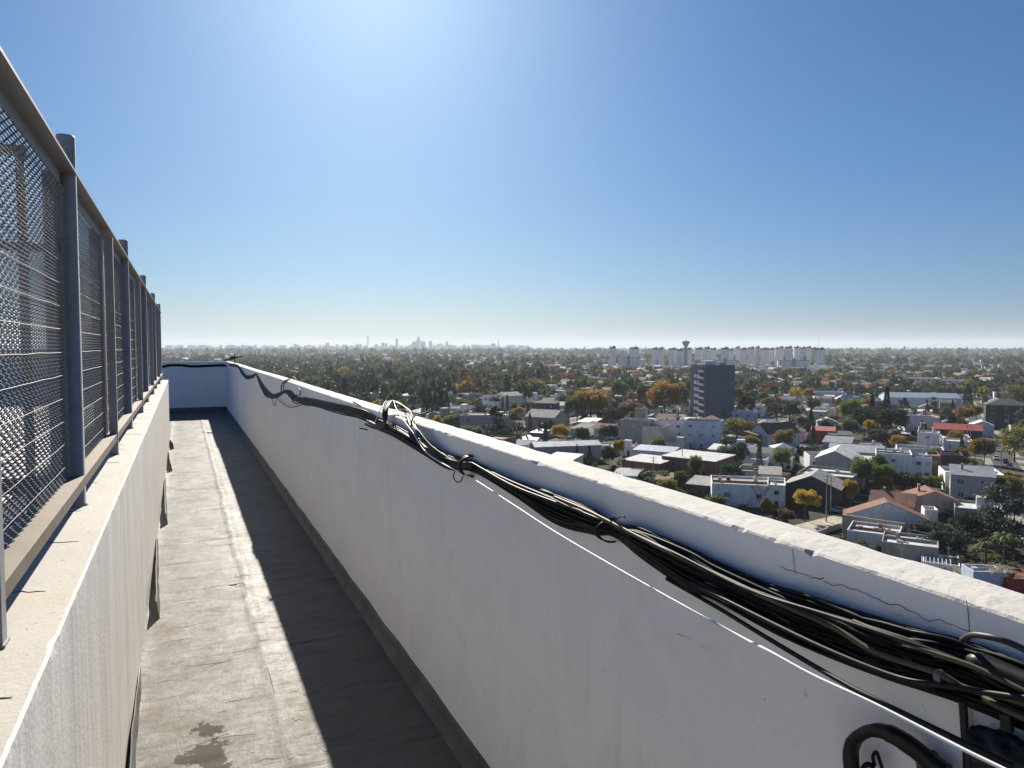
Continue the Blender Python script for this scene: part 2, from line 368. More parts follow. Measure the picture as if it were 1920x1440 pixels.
def lozenge(L, Z0, Z1, cell=.052, per=.022, w=.0040, lines=True):
    mb = MB(); n = int(L / (cell / 2)); m = int((Z1 - Z0) / (per / 2)); A = cell * .25
    for i in range(n):
        c0 = (i + .5) * cell / 2; sg = 1 if i % 2 else -1; jit = .0018 * nz(i * .7, 3)
        vs = []
        for k in range(m + 1):
            y = c0 + A * sg * (1 if k % 2 else -1) * .93 + jit; z = Z0 + (Z1 - Z0) * k / m
            x = .0035 * sg * (1 if k % 2 else -1)
            vs += [(x - w * .5, y - w * .42, z), (x + w * .5, y - w * .42, z), (x + w * .5, y + w * .42, z), (x - w * .5, y + w * .42, z)]
        mb.add(vs, [(k * 4 + j, k * 4 + (j + 1) % 4, k * 4 + 4 + (j + 1) % 4, k * 4 + 4 + j) for k in range(m) for j in range(4)])
    if lines:
        z = Z0 + .05; q = 0
        while z < Z1 - .02:
            mb.tube([(.0065, t * L, z + .002 * nz(q * 3, t * 6)) for t in [u / 16 for u in range(17)]], .0009, 4, 1, False); z += .074 + .006 * nz(q, 9); q += 1
    return mb
ZB, ZT = -.437, .575                   # panel bottom / top relative to the camera height
fence = empty('mesh_fence', (XF, 2.85, LT)); tag(fence, 'long grey wire mesh fence standing on the low stained wall', 'fence')
off = Vector((XF, 2.85, LT))
def fpart(name, mb, mats): o = mb.build(name, mats, fence); o.location = (0, 0, 0); return o
TALL = [.27, 2.85, 5.43, 8.01, 10.59, 13.17]
pm = MB(); r = .0285
pm.lathe([(r * 1.25, 0), (r * 1.25, .004), (r, .008), (r, 1.245), (r * .93, 1.251), (0, 1.253)], n=18)
pme = pm.mesh('post', M_POST)
for y in TALL: link('post', pme, fence, (-.013, y - 2.85, -.001))
pm = MB(); pm.box((0, 0, .545), (.036, .036, 1.09)); pm.box((0, 0, .003), (.044, .044, .006)); pme2 = pm.mesh('short_post', M_POST)
for a, b in zip(TALL, TALL[1:]): link('post', pme2, fence, (.004, (a + b) / 2 - 2.85, .0))
zr = CAMZ - LT
mb = MB(); mb.box((-.006, 5.8, zr + .581), (.05, 14.6, .008)); mb.box((-.028, 5.8, zr + .558), (.006, 14.6, .04)); fpart('top_rail', mb, M_RAIL).location = (0, -2.4, 0)
mb = MB(); mb.box((-.006, 5.8, zr - .442), (.05, 14.6, .008)); mb.box((.016, 5.8, zr - .4585), (.006, 14.6, .025)); fpart('bottom_rail', mb, M_BRAIL).location = (0, -2.4, 0)
PL = 1.29
pan = lozenge(PL - .07, zr + ZB, zr + ZT).mesh('mesh_panel', [M_WIRE, M_SHINY])
st = MB(); st.box((0, 0, zr + (ZB + ZT) / 2), (.05, .008, ZT - ZB)); st.box((.022, .012, zr + (ZB + ZT) / 2), (.006, .03, ZT - ZB)); stme = st.mesh('stile', M_RAIL)
for i in range(11):
    y0 = .27 - 1.29 + i * PL
    link('mesh_panel', pan, fence, (-.03, y0 + .035 - 2.85, 0))
    if i > 0: link('stile', stme, fence, (-.05, y0 + .045 - 2.85, 0))
    link('stile', stme, fence, (-.05, y0 + PL - .06 - 2.85, 0))
# second fence running off to the left behind the first
fx, fy = -.44, 2.785
f2 = empty('cross_fence', (fx, fy, LT - .37)); tag(f2, 'rusty framed mesh fence running off behind the first one', 'fence')
W2 = 3.6
zc = CAMZ - (LT - .37)
mb = MB(); mb.box((-W2 / 2, 0, zc + .628), (W2, .03, .03)); mb.build('top_rail', M_RAIL, f2)
mb = MB(); mb.box((-W2 / 2 + .05, 0, zc + .324), (W2 + .06, .02, .026)); mb.build('middle_rail', M_RAIL, f2)
mb = MB(); mb.box((-W2 / 2, 0, zc - .45), (W2, .04, .045)); mb.build('bottom_rail', M_BRAIL, f2)
sm = MB(); sm.box((0, 0, (zc + .61) / 2), (.024, .024, zc + .61)); sme = sm.mesh('post', M_RAIL)
for x in (-.02, -1.22, -2.42, -3.58): link('post', sme, f2, (x, 0, 0))
for i in range(3):
    p = lozenge(1.14, zc - .42, zc + .57, cell=.056, per=.021, lines=False).mesh('mesh_panel', [M_WIRE, M_SHINY]) if i == 0 else p
    o = link('mesh_panel', p, f2, (-.05 - i * 1.2, .0, 0)); o.rotation_euler = (0, 0, R_(90))
f3 = empty('rear_fence', (-6.6, -2.9, LT + .03)); tag(f3, 'far wire mesh fence on the kerb seen through the nearer meshes', 'fence')
mb = MB(); mb.box((0, 8, 1.1), (.04, 16, .05)); mb.build('top_rail', M_RAIL, f3)
mb = MB(); mb.box((0, 8, .1), (.04, 16, .04)); mb.build('bottom_rail', M_RAIL, f3)
sm = MB(); sm.box((0, 0, .61), (.045, .045, 1.22)); sme = sm.mesh('post', M_POST)
for i in range(9): link('post', sme, f3, (0, i * 2.0, 0))
p = lozenge(3.9, .12, 1.07, cell=.07, per=.034, w=.0034, lines=False).mesh('mesh_panel', [M_WIRE])
for i in range(4): link('mesh_panel', p, f3, (.0, .05 + i * 4.0, 0))
# ================================================================== CABLES ALONG THE PARAPET
def cable_mat(name, c, rough=.42, spec=.45, var=.35):
    k = N(name); v = k.coord(); f = k.noise(v, 9, 5, .7); g = k.noise(v, 60, 3)
    col = k.mix(k.ramp(f, [(.45, 0.0), (.75, .7)]), c, [min(.5, x * (1 + 2 * var) + .02) for x in c])
    return k.done(k.bsdf(col, rough, spec, 0, k.bump(g, .15, .001)))
M_BLK = cable_mat('black_sheath', (.005, .005, .0055), .55, .16, .3); M_BLK2 = cable_mat('dusty_black_sheath', (.007, .0068, .0066), .5, .22, .3)
M_GRY = cable_mat('grey_sheath', (.032, .032, .034), .5, .25); M_WHT = cable_mat('white_sheath', (.86, .86, .87), .5, .3, .02)
M_BEI = cable_mat('beige_sheath', (.075, .063, .040), .55, .22); M_TAPE = cable_mat('black_tape', (.005, .005, .0055), .4, .3)
M_BRN = cable_mat('rusty_wire', (.22, .12, .06), .7)
UPB = [(430, 682), (445, 684), (452, 692), (462, 704), (474, 703), (480, 699), (487, 712), (497, 727), (509, 738), (520, 738), (534, 730), (545, 735), (558, 744), (575, 747), (600, 752), (640, 760), (680, 770), (705, 782), (740, 797), (790, 825), (840, 850), (885, 858), (960, 902), (1040, 928), (1110, 957), (1152, 976), (1202, 995), (1290, 1030), (1340, 1055), (1440, 1098), (1520, 1122), (1640, 1160), (1730, 1182), (1807, 1200), (1925, 1245), (2100, 1330)]
LOB = [(430, 686), (445, 689), (452, 700), (462, 710), (474, 708), (480, 706), (487, 723), (497, 740), (509, 746), (520, 745), (534, 739), (545, 746), (558, 755), (575, 759), (600, 763), (640, 774), (680, 785), (705, 803), (740, 820), (790, 850), (840, 880), (885, 890), (960, 925), (1040, 980), (1110, 1000), (1152, 1012), (1202, 1042), (1290, 1102), (1340, 1122), (1440, 1178), (1520, 1215), (1640, 1262), (1730, 1296), (1807, 1322), (1925, 1372), (2100, 1450)]
UPB = [(x, y - (5 if 1180 < x < 1700 else 3 if 900 < x < 1140 else 0)) for x, y in UPB]; LOB = [(x, y + (4 if 1180 < x < 1700 else 2 if 900 < x < 1140 else 0)) for x, y in LOB]
KN = [p[0] for p in UPB]
TIE = {885: .5, 1152: .55, 558: .75, 480: .5, 534: .5, 1807: .95}
GB = 'cables of the bundle tied along the parapet'
def bundle_path(t0, seed, off, x0=0, x1=len(KN) - 1):
    pts = []
    for i in range(x0, x1 + 1):
        px = KN[i]; t = .5 + (t0 - .5) * (1.02 + .2 * nz(seed * 3.7, i * .35)) + .24 * nz(seed * 7.1, i * .5)
        if px in TIE: t = .5 + (t0 - .5) * TIE[px] * 1.2
        far = px < 720 and px not in TIE
        if far: t += .45 * nz(seed * 5.3, i * .9, 3)
        t = min(1.2 if far else .97, max(-.12 if far else .03, t)); y = UPB[i][1] + (LOB[i][1] - UPB[i][1]) * t
        o = off * (.6 if px in TIE else 1) * (.2 if px < 720 else 1) + .006 * nz(seed * 2.3, i * .6, 5)
        pts.append(on_x(px, y, XR - max(.0045, o)))
    return crom(pts, 7)
lab = 'black cable in the thick bundle tied along the inside of the white parapet'
for i in range(40):
    t0 = (i + .5) / 40; r = rnd.uniform(.0024, .0038); off = .008 + .034 * rnd.random() * (1 - abs(t0 - .5)) 
    mb = MB(); mb.tube(bundle_path(t0, i + 1, off), r, 7)
    o = mb.build('cable', M_BLK if i % 4 else M_BLK2); tag(o, lab, 'cable', GB)
def cab(name, pxs, r, m, label, X=None, cat='cable', n=8, group=None):
    X = X if X is not None else XR - .02
    pts = [on_x(p[0], p[1], p[2] if len(p) > 2 else X) for p in pxs]
    mb = MB(); mb.tube(crom(pts, n), r, 8); o = mb.build(name, m); tag(o, label, cat, group); return o
# cables that differ from the bundle
cab('cable', [(1040, 932, XR - .05), (1110, 962, XR - .05), (1210, 1013, XR - .055), (1340, 1075, XR - .055), (1440, 1122, XR - .06), (1560, 1175, XR - .06), (1640, 1222, XR - .06), (1757, 1262, XR - .06), (1810, 1290, XR - .055), (1880, 1306, XR - .05), (2000, 1345, XR - .05)], .0044, M_BEI, 'thick beige cable with a metal joint running over the black bundle')
mb = MB(); a = on_x(1755, 1264, XR - .06); b = on_x(1768, 1271, XR - .06); mb.tube([a, a * .7 + b * .3, a * .3 + b * .7, b], [.0065, .0085, .0085, .0065], 10); tag(mb.build('cable_joint', M_SHINY), 'small metal joint sleeve clamped on the beige cable', 'joint')
cab('cable', [(885, 868, XR - .045), (960, 910, XR - .05), (1050, 945, XR - .05), (1152, 985, XR - .045), (1260, 1035, XR - .055), (1400, 1105, XR - .06), (1540, 1150, XR - .06), (1660, 1190, XR - .06), (1800, 1240, XR - .05), (1900, 1300, XR - .05), (2010, 1340, XR - .05)], .0034, M_BLK2, 'slightly paler cable lying on top of the black bundle for its whole near half')
cab('cable', [(1300, 1095, XR - .05), (1440, 1165, XR - .055), (1560, 1222, XR - .06), (1690, 1272, XR - .06), (1790, 1288, XR - .062), (1870, 1302, XR - .06), (1990, 1318, XR - .06)], .0040, M_BLK2, 'dusty dark cable edging the bottom of the bundle near the camera')
cab('cable', [(1600, 1165, XR - .05), (1700, 1205, XR - .055), (1760, 1228, XR - .055), (1830, 1252, XR - .05), (1930, 1300, XR - .05)], .0038, M_BEI, 'thin yellowish cable along the upper edge of the near bundle')
cab('cable', [(1805, 1200, XR - .03), (1822, 1191, XR - .05), (1850, 1193, XR - .06), (1885, 1202, XR - .06), (1930, 1222, XR - .05), (1990, 1250, XR - .05)], .0042, M_GRY, 'grey cable arching out of the bundle beside the black tape')
cab('cable', [(1845, 1308, XR - .045), (1880, 1328, XR - .05), (1935, 1352, XR - .05), (2000, 1385, XR - .05)], .0045, M_BEI, 'short brownish cable end slanting down below the bundle')
cab('cable', [(700, 800, XR - .03), (712, 770, XR - .03), (722, 757, XR + .01), (737, 751, XR + .03), (741, 762, XR + .0), (752, 782, XR - .03), (775, 812, XR - .045), (797, 846, XR - .05), (835, 872, XR - .05), (882, 895, XR - .04), (960, 945, XR - 0.080), (1040, 997, XR - 0.096), (1154, 1064, XR - 0.100), (1307, 1150, XR - 0.098), (1350, 1173, XR - 0.078), (1400, 1200, XR - 0.076), (1440, 1220, XR - 0.098), (1522, 1265, XR - 0.102), (1640, 1320, XR - 0.103), (1790, 1397, XR - 0.104), (1880, 1441, XR - 0.104), (2000, 1500, XR - 0.104)], .0024, M_WHT, 'long white cable leaving the hump and slanting down the parapet')
cab('cable', [(1250, 1085, XR - .02), (1350, 1142, XR - .015), (1440, 1197, XR - .05), (1577, 1278, XR - .075), (1652, 1317, XR - .08), (1797, 1388, XR - .08), (1900, 1438, XR - .08)], .0042, M_BLK2, 'dark twisted cable running just above the long white cable')
# hump of cables thrown over the top of the parapet
for i in range(9):
    d = rnd.uniform(-6, 6); e = rnd.uniform(-5, 5); g = rnd.uniform(0, 14)
    pts = [(690 + d, 792 + e, XR - .025), (708 + d * .5, 800 + e, XR - .045), (722 + d * .4, 800 - g, XR - .05), (722 + d * .8, 775 - g * .5, XR - .045), (728 + d, 757 - g * .3, XR + .0), (738 + d * .5, 752 + g * .2, XR + .04),
           (752 + d, 757 + g * .4, XR + .06), (766 + d, 774 + e * .6, XR + .04), (772 + d, 790 + g * .5, XR - .01), (782 + d, 812 + e, XR - .04), (806 + d, 840 + e, XR - .04), (850 + d, 868 + e, XR - .03), (885, 872 + e, XR - .03)]
    mb = MB(); mb.tube(crom([on_x(*p) for p in pts], 7), rnd.uniform(.0030, .0042), 7)
    tag(mb.build('cable', (M_BLK, M_BLK2, M_GRY)[i % 3]), 'dark cable in the tangled hump looped over the parapet top', 'cable', 'cables of the hump over the parapet top')
cab('cable', [(770, 800, XR - .03), (774, 784, XR - .005), (782, 778, XR + .02), (795, 775, XR + .05), (803, 772, XR + .07)], .0035, M_GRY, 'short grey cable end resting on the parapet beside the hump')
cab('wire', [(742, 770, XR + .03), (760, 768, XR + .04), (770, 775, XR + .03), (776, 790, XR - .004), (780, 800, XR - .01)], .0018, M_BRN, 'thin rusty wire bent over the parapet edge beside the hump', cat='wire')
cab('wire', [(855, 880, XR - .03), (850, 893, XR - .03), (856, 903, XR - .03), (864, 902, XR - .03), (868, 893, XR - .03)], .0022, M_BLK, 'small dark wire loop hanging under the tape tie', cat='wire')
cab('cable', [(509, 744, XR - .02), (512, 757, XR - .02), (515, 760, XR - .02), (519, 745, XR - .02)], .0030, M_BLK, 'narrow cable loop hanging from the sagging far bundle', n=6)
cab('cable', [(517, 743, XR - .02), (528, 755, XR - .02), (541, 763, XR - .02), (556, 762, XR - .02), (568, 757, XR - .02)], .0034, M_BLK, 'single cable drooping below the far bundle in an arc')
cab('cable', [(527, 733, XR - .02), (528, 722, XR - .02), (533, 715, XR - .01), (541, 711, XR + .03), (548, 707, XR + .06), (556, 712, XR + .09)], .006, M_BLK, 'cable looped up over the parapet edge at the far sag')
cab('cable', [(534, 735, XR - .02), (531, 724, XR - .015), (538, 714, XR + .0), (545, 712, XR + .04)], .005, M_BLK2, 'dusty cable beside the far loop over the parapet edge')
cab('cable', [(562, 742, XR - .02), (563, 733, XR - .02), (559, 727, XR - .02)], .005, M_BLK, 'stiff cable stub sticking up from the far bundle')
# bundle on the end wall
for i in range(4):
    pts = [on_y(px, py + (i - 1.5) * 1.0, YEND - .03) for px, py in ((285, 690), (300, 689), (318, 685), (340, 685), (362, 687), (390, 686), (415, 685), (424, 686))]
    mb = MB(); mb.tube(crom(pts, 6), .0095, 6); tag(mb.build('cable', M_BLK), 'black cable strung across the end wall under its top', 'cable', 'cables across the end wall')
# ties
def tie(px, label, w=.02, m=M_TAPE, n=3):
    i = KN.index(px); mb = MB()
    for q in range(n):
        dx = (q - (n - 1) / 2) * w * .55; u = on_x(px, UPB[i][1] - 2, XR - .002); l = on_x(px, LOB[i][1] + 1, XR - .002)
        cz = (u.z + l.z) / 2; hz = (u.z - l.z) / 2 + .003; loop = []
        for a in range(17):
            q2 = math.pi * (a / 16 - .5)
            loop.append(Vector((XR - .002 - .05 * math.cos(q2), u.y + dx + .006 * math.sin(q2 * 2 + q), cz + hz * math.sin(q2))))
        mb.tube(loop, w * .26, 6)
    tag(mb.build('cable_tie', m), label, 'tie')
tie(885, 'black tape tie wound round the bundle below the hump', .013, n=5)
tie(1152, 'dark tie halfway along the near bundle with loose ends', .008, n=3)
tie(558, 'dark tie where the far sag meets the straight bundle', .016)
cab('wire', [(1150, 980, XR - .05), (1160, 970, XR - .05), (1168, 968, XR - .06), (1172, 971, XR - .06)], .0016, M_BLK, 'short tie end curling up from the near bundle', cat='wire', n=5)
cab('wire', [(1150, 983, XR - .05), (1143, 973, XR - .055), (1140, 970, XR - .055)], .0016, M_BLK, 'short tie end pointing left from the near bundle', cat='wire', n=5)
for px, py, q in ((690, 806, 'below the far bundle left of the hump'), (677, 762, 'above the far bundle left of the hump')):
    mb = MB(); a = on_x(px, py, XR + .004); mb.tube([a, a + Vector((-.05, 0, .012 if py > 790 else .03))], .004, 6); tag(mb.build('nail', M_BLK2), 'dark iron nail driven into the parapet ' + q, 'nail')
# near right corner: taped joint, hose loop, hanging strap, plastic heap
mb = MB(); pts = [on_x(px, py, XR - .035) for px, py in ((1815, 1235), (1850, 1250), (1900, 1272), (1990, 1310))]
mb.tube(crom(pts, 5), [.006, .010, .013] + [.015] * 12 + [.013], 10); tag(mb.build('taped_joint', M_TAPE), 'fat black taped joint on the bundle at the right edge', 'joint')
def ribbon(name, pxs, wid, th, m, label, cat, n=8):
    q = crom([on_x(*p) for p in pxs], n); mb = MB(); vs = []
    for i, p in enumerate(q):
        t = (q[min(i + 1, len(q) - 1)] - q[max(i - 1, 0)]).normalized(); s = t.cross(Vector((1, 0, 0))).normalized() * (wid[min(i * len(wid) // len(q), len(wid) - 1)] / 2); X = Vector((th / 2, 0, 0))
        for k in range(10):
            a = 2 * math.pi * k / 10; vs.append(p + s * math.copysign(abs(math.cos(a)) ** .6, math.cos(a)) + X * math.copysign(abs(math.sin(a)) ** .6, math.sin(a)))
    mb.add(vs, [(i * 10 + k, i * 10 + (k + 1) % 10, i * 10 + 10 + (k + 1) % 10, i * 10 + 10 + k) for i in range(len(q) - 1) for k in range(10)], 0, True)
    mb.add(vs[:10], [tuple(range(10))]); mb.add(vs[-10:], [tuple(range(10))[::-1]])
    o = mb.build(name, m); tag(o, label, cat); return o
ribbon('hose', [(1606, 1480, XR - .03), (1597, 1440, XR - .03), (1596, 1405, XR - .032), (1606, 1384, XR - .036), (1628, 1371, XR - .04), (1652, 1370, XR - .042), (1680, 1381, XR - .04), (1712, 1402, XR - .035), (1740, 1424, XR - .03), (1775, 1450, XR - .03)], [.023, .022, .02, .018, .018, .02, .024, .026, .026, .024], .02, M_TAPE, 'thick black hose loop hanging at the bottom right corner', 'hose')
cab('cable', [(1640, 1436, XR - .02), (1637, 1418, XR - .02), (1643, 1410, XR - .02), (1648, 1422, XR - .02), (1654, 1440, XR - .02), (1662, 1462, XR - .02)], .0028, M_BLK2, 'small dark wire curl inside the black hose loop', n=6)
cab('cable', [(1616, 1446, XR - .02), (1624, 1434, XR - .025), (1634, 1436, XR - .025), (1640, 1452, XR - .02)], .004, M_BLK, 'short black cable arch at the foot of the hose loop', n=6)
ribbon('strap', [(1805, 1310, XR - .012), (1807, 1340, XR - .012), (1809, 1372, XR - .012), (1812, 1404, XR - .012), (1815, 1460, XR - .012)], [.011], .006, M_TAPE, 'black strap hanging straight down from the near bundle', 'strap')
ribbon('cable_clip', [(1886, 1338, XR - .03), (1888, 1352, XR - .03), (1889, 1370, XR - .03)], [.014], .012, M_TAPE, 'square black clip hanging under the bundle at the right edge', 'clip')
def heap(name, c, r, m, label, cat, seed, sq=(1, 1, 1)):
    mb = MB(); n, k = 28, 16; vs = []
    for i in range(k + 1):
        for j in range(n):
            th = math.pi * i / k; ph = 2 * math.pi * j / n; d = Vector((math.sin(th) * math.cos(ph), math.sin(th) * math.sin(ph), math.cos(th)))
            q = 1 + .35 * nz(d.x * 2 + seed, d.y * 2, d.z * 2) + .18 * nz(d.x * 5, d.y * 5 + seed, d.z * 5)
            vs.append(c + Vector((d.x * sq[0], d.y * sq[1], d.z * sq[2])) * r * q)
    mb.add(vs, [(i * n + j, i * n + (j + 1) % n, (i + 1) * n + (j + 1) % n, (i + 1) * n + j) for i in range(k) for j in range(n)], 0, True)
    tag(mb.build(name, m), label, cat)
M_BAG = cable_mat('dark_plastic', (.012, .013, .014), .45, .3); M_BAG2 = cable_mat('grey_plastic', (.06, .066, .07), .5, .3)
heap('plastic_wrap', on_x(1890, 1432, XR - .028), .042, M_BAG, 'crumpled dark plastic bunched below the bundle at the right edge', 'plastic', 3, (.55, 1.35, .8))
heap('plastic_wrap', on_x(1752, 1440, XR - .022), .024, M_BAG2, 'grey crumpled plastic where the black hose ends', 'plastic', 8, (.6, 1.2, .8))
# little bracket at the far corner
mb = MB(); c = on_x(440, 676, XR + .05)
mb.tube([c + Vector((0, 0, -.09)), c + Vector((0, 0, .12))], .012, 6); mb.tube([c + Vector((-.22, .1, .0)), c + Vector((.16, -.1, .10))], .014, 6); mb.box(c + Vector((-.05, 0, .06)), (.06, .08, .07))
tag(mb.build('cable_bracket', M_BLK2), 'small dark cable bracket on the far corner of the parapet', 'bracket')
# ================================================================== TOWN
GRID = -YAW - R_(30)                 # street grid direction (rotation of local axes)
def C_(m): return m
def ground_mat():
    k = N('ground_soil'); v = k.coord(); a = k.noise(v, .02, 6, .65); b = k.noise(v, .12, 5, .7); c = k.noise(v, .004, 4, .6)
    col = k.mix(k.ramp(a, [(.35, 0.0), (.65, 1.0)]), (.028, .034, .017), (.060, .058, .038))
    col = k.mix(k.ramp(b, [(.5, 0.0), (.7, .6)]), col, (.028, .035, .018)); col = k.mix(k.ramp(c, [(.45, 0.0), (.65, .5)]), col, (.05, .055, .035))
    return k.done(k.bsdf(col, .95, .1))
mb = MB(); n = 40; s = 40000 / n
mb.add([(-20000 + i * s, -20000 + j * s, 0) for j in range(n + 1) for i in range(n + 1)], [(j * (n + 1) + i, j * (n + 1) + i + 1, (j + 1) * (n + 1) + i + 1, (j + 1) * (n + 1) + i) for j in range(n) for i in range(n)])
tag(mb.build('ground', ground_mat()), kind='structure')
W = {k: simple('wall_' + k, c, .85, .08, .4, .2, rand=.08, dirt=[x * .62 for x in c]) for k, c in dict(white=(.78, .78, .77), cream=(.62, .57, .47), grey=(.36, .36, .35), brick=(.22, .11, .075), blue=(.52, .60, .70), pink=(.45, .33, .29), dark=(.06, .06, .065), red=(.34, .06, .05), concrete=(.30, .285, .255), charcoal=(.115, .135, .165), bone=(.70, .70, .68)).items()}
RF = {k: simple('roof_' + k, c, r, .32, .5, .3, rand=.12, dirt=[x * .5 for x in c]) for k, (c, r) in dict(pale=((.50, .50, .48), .8), grey=((.25, .245, .235), .85), tile=((.20, .098, .062), .85), metal=((.24, .25, .27), .5), dark=((.055, .055, .058), .8), brown=((.14, .09, .06), .85), red=((.32, .07, .055), .7), silver=((.58, .58, .58), .55), blue=((.24, .29, .38), .55)).items()}
def tower_mat(name, c):
    k = N(name); tc = k.n('ShaderNodeTexCoord'); sx = k.n('ShaderNodeSeparateXYZ'); k.l(tc.outputs['Object'], sx.inputs[0])
    u = k.math('FRACT', k.math('MULTIPLY', k.math('ADD', sx.outputs[0], sx.outputs[1]), .29)); v = k.math('FRACT', k.math('MULTIPLY', sx.outputs[2], .30))
    w_ = k.math('MULTIPLY', k.math('LESS_THAN', k.math('ABSOLUTE', k.math('SUBTRACT', u, .5)), .21), k.math('LESS_THAN', k.math('ABSOLUTE', k.math('SUBTRACT', v, .55)), .22))
    w_ = k.math('MULTIPLY', w_, k.ramp(k.noise(k.coord(), .35, 2), [(.3, .35), (.6, 1.0)])); g = k.noise(k.coord('Object', (1, 1, .15)), .25, 4)
    col = k.mix(k.ramp(g, [(.4, 0.0), (.7, .35)]), c, [x * .75 for x in c]); return k.done(k.bsdf(k.mix(w_, col, (.10, .11, .13)), .75, .2))
M_GLASS = simple('window_glass', (.022, .026, .032), .18, .2, .3, .5)
M_FRAME = simple('window_frame', (.45, .45, .44), .7, .1, 1)
M_DOOR = simple('door_wood', (.10, .06, .035), .7, .3, 2); M_TANKW = simple('tank_pale', (.55, .54, .52), .6, .1, 2); M_TANKB = simple('tank_dark', (.04, .045, .05), .5, .2, 2)
M_ASPH = simple('asphalt', (.055, .055, .057), .9, .25, .15, .2); M_PAVE = simple('pavement_slabs', (.25, .23, .20), .9, .25, .4, .2)
PAL = [W, RF]
def winmesh():
    mb = MB(); mb.box((0, -.03, 0), (1.3, .08, 1.15), 1); mb.box((0, -.065, 0), (1.12, .03, .97), 0); mb.box((0, -.085, 0), (.05, .03, .97), 1); return mb.mesh('window', [M_GLASS, M_FRAME])
def doormesh():
    mb = MB(); mb.box((0, -.03, 1.02), (1.0, .08, 2.04), 0); mb.box((0, -.04, 2.1), (1.2, .1, .12), 1); return mb.mesh('door', [M_DOOR, M_FRAME])
def tankmesh(m):
    mb = MB(); mb.box((0, 0, .2), (1.1, 1.1, .4)); mb.lathe([(0, .4), (.52, .4), (.55, .5), (.55, 1.3), (.42, 1.48), (.16, 1.56), (.16, 1.64), (0, 1.66)], n=12); return mb.mesh('water_tank', m)
def shutmesh():
    mb = MB(); mb.box((0, -.03, 0), (1.4, .08, 1.3), 1); mb.box((0, -.07, .12), (1.2, .04, .9), 0)
    for i in range(7): mb.box((0, -.1, .5 - i * .12), (1.2, .03, .05), 0)
    mb.box((0, -.09, -.70), (1.7, .2, .1), 1); return mb.mesh('window', [M_SHUT, M_FRAME])
def garagemesh():
    mb = MB(); mb.box((0, -.03, 1.15), (2.6, .08, 2.3), 1); mb.box((0, -.07, 1.1), (2.3, .05, 2.1), 0)
    for i in range(6): mb.box((0, -.1, .3 + i * .34), (2.3, .03, .06), 0)
    return mb.mesh('garage_door', [M_GAR, M_FRAME])
M_SHUT = simple('roller_shutter', (.34, .31, .26), .7, .15, 3); M_GAR = simple('garage_metal', (.13, .14, .16), .6, .3, 2)
WSH, GAR = shutmesh(), garagemesh(); r5 = random.Random(3)
WIN, DOOR, TANKW, TANKB = winmesh(), doormesh(), tankmesh(M_TANKW), tankmesh(M_TANKB)
mb = MB(); mb.box((0, 0, .6), (.5, .6, 1.6)); mb.box((0, 0, 1.45), (.62, .72, .12)); CHIM = mb.mesh('chimney', W['concrete'])
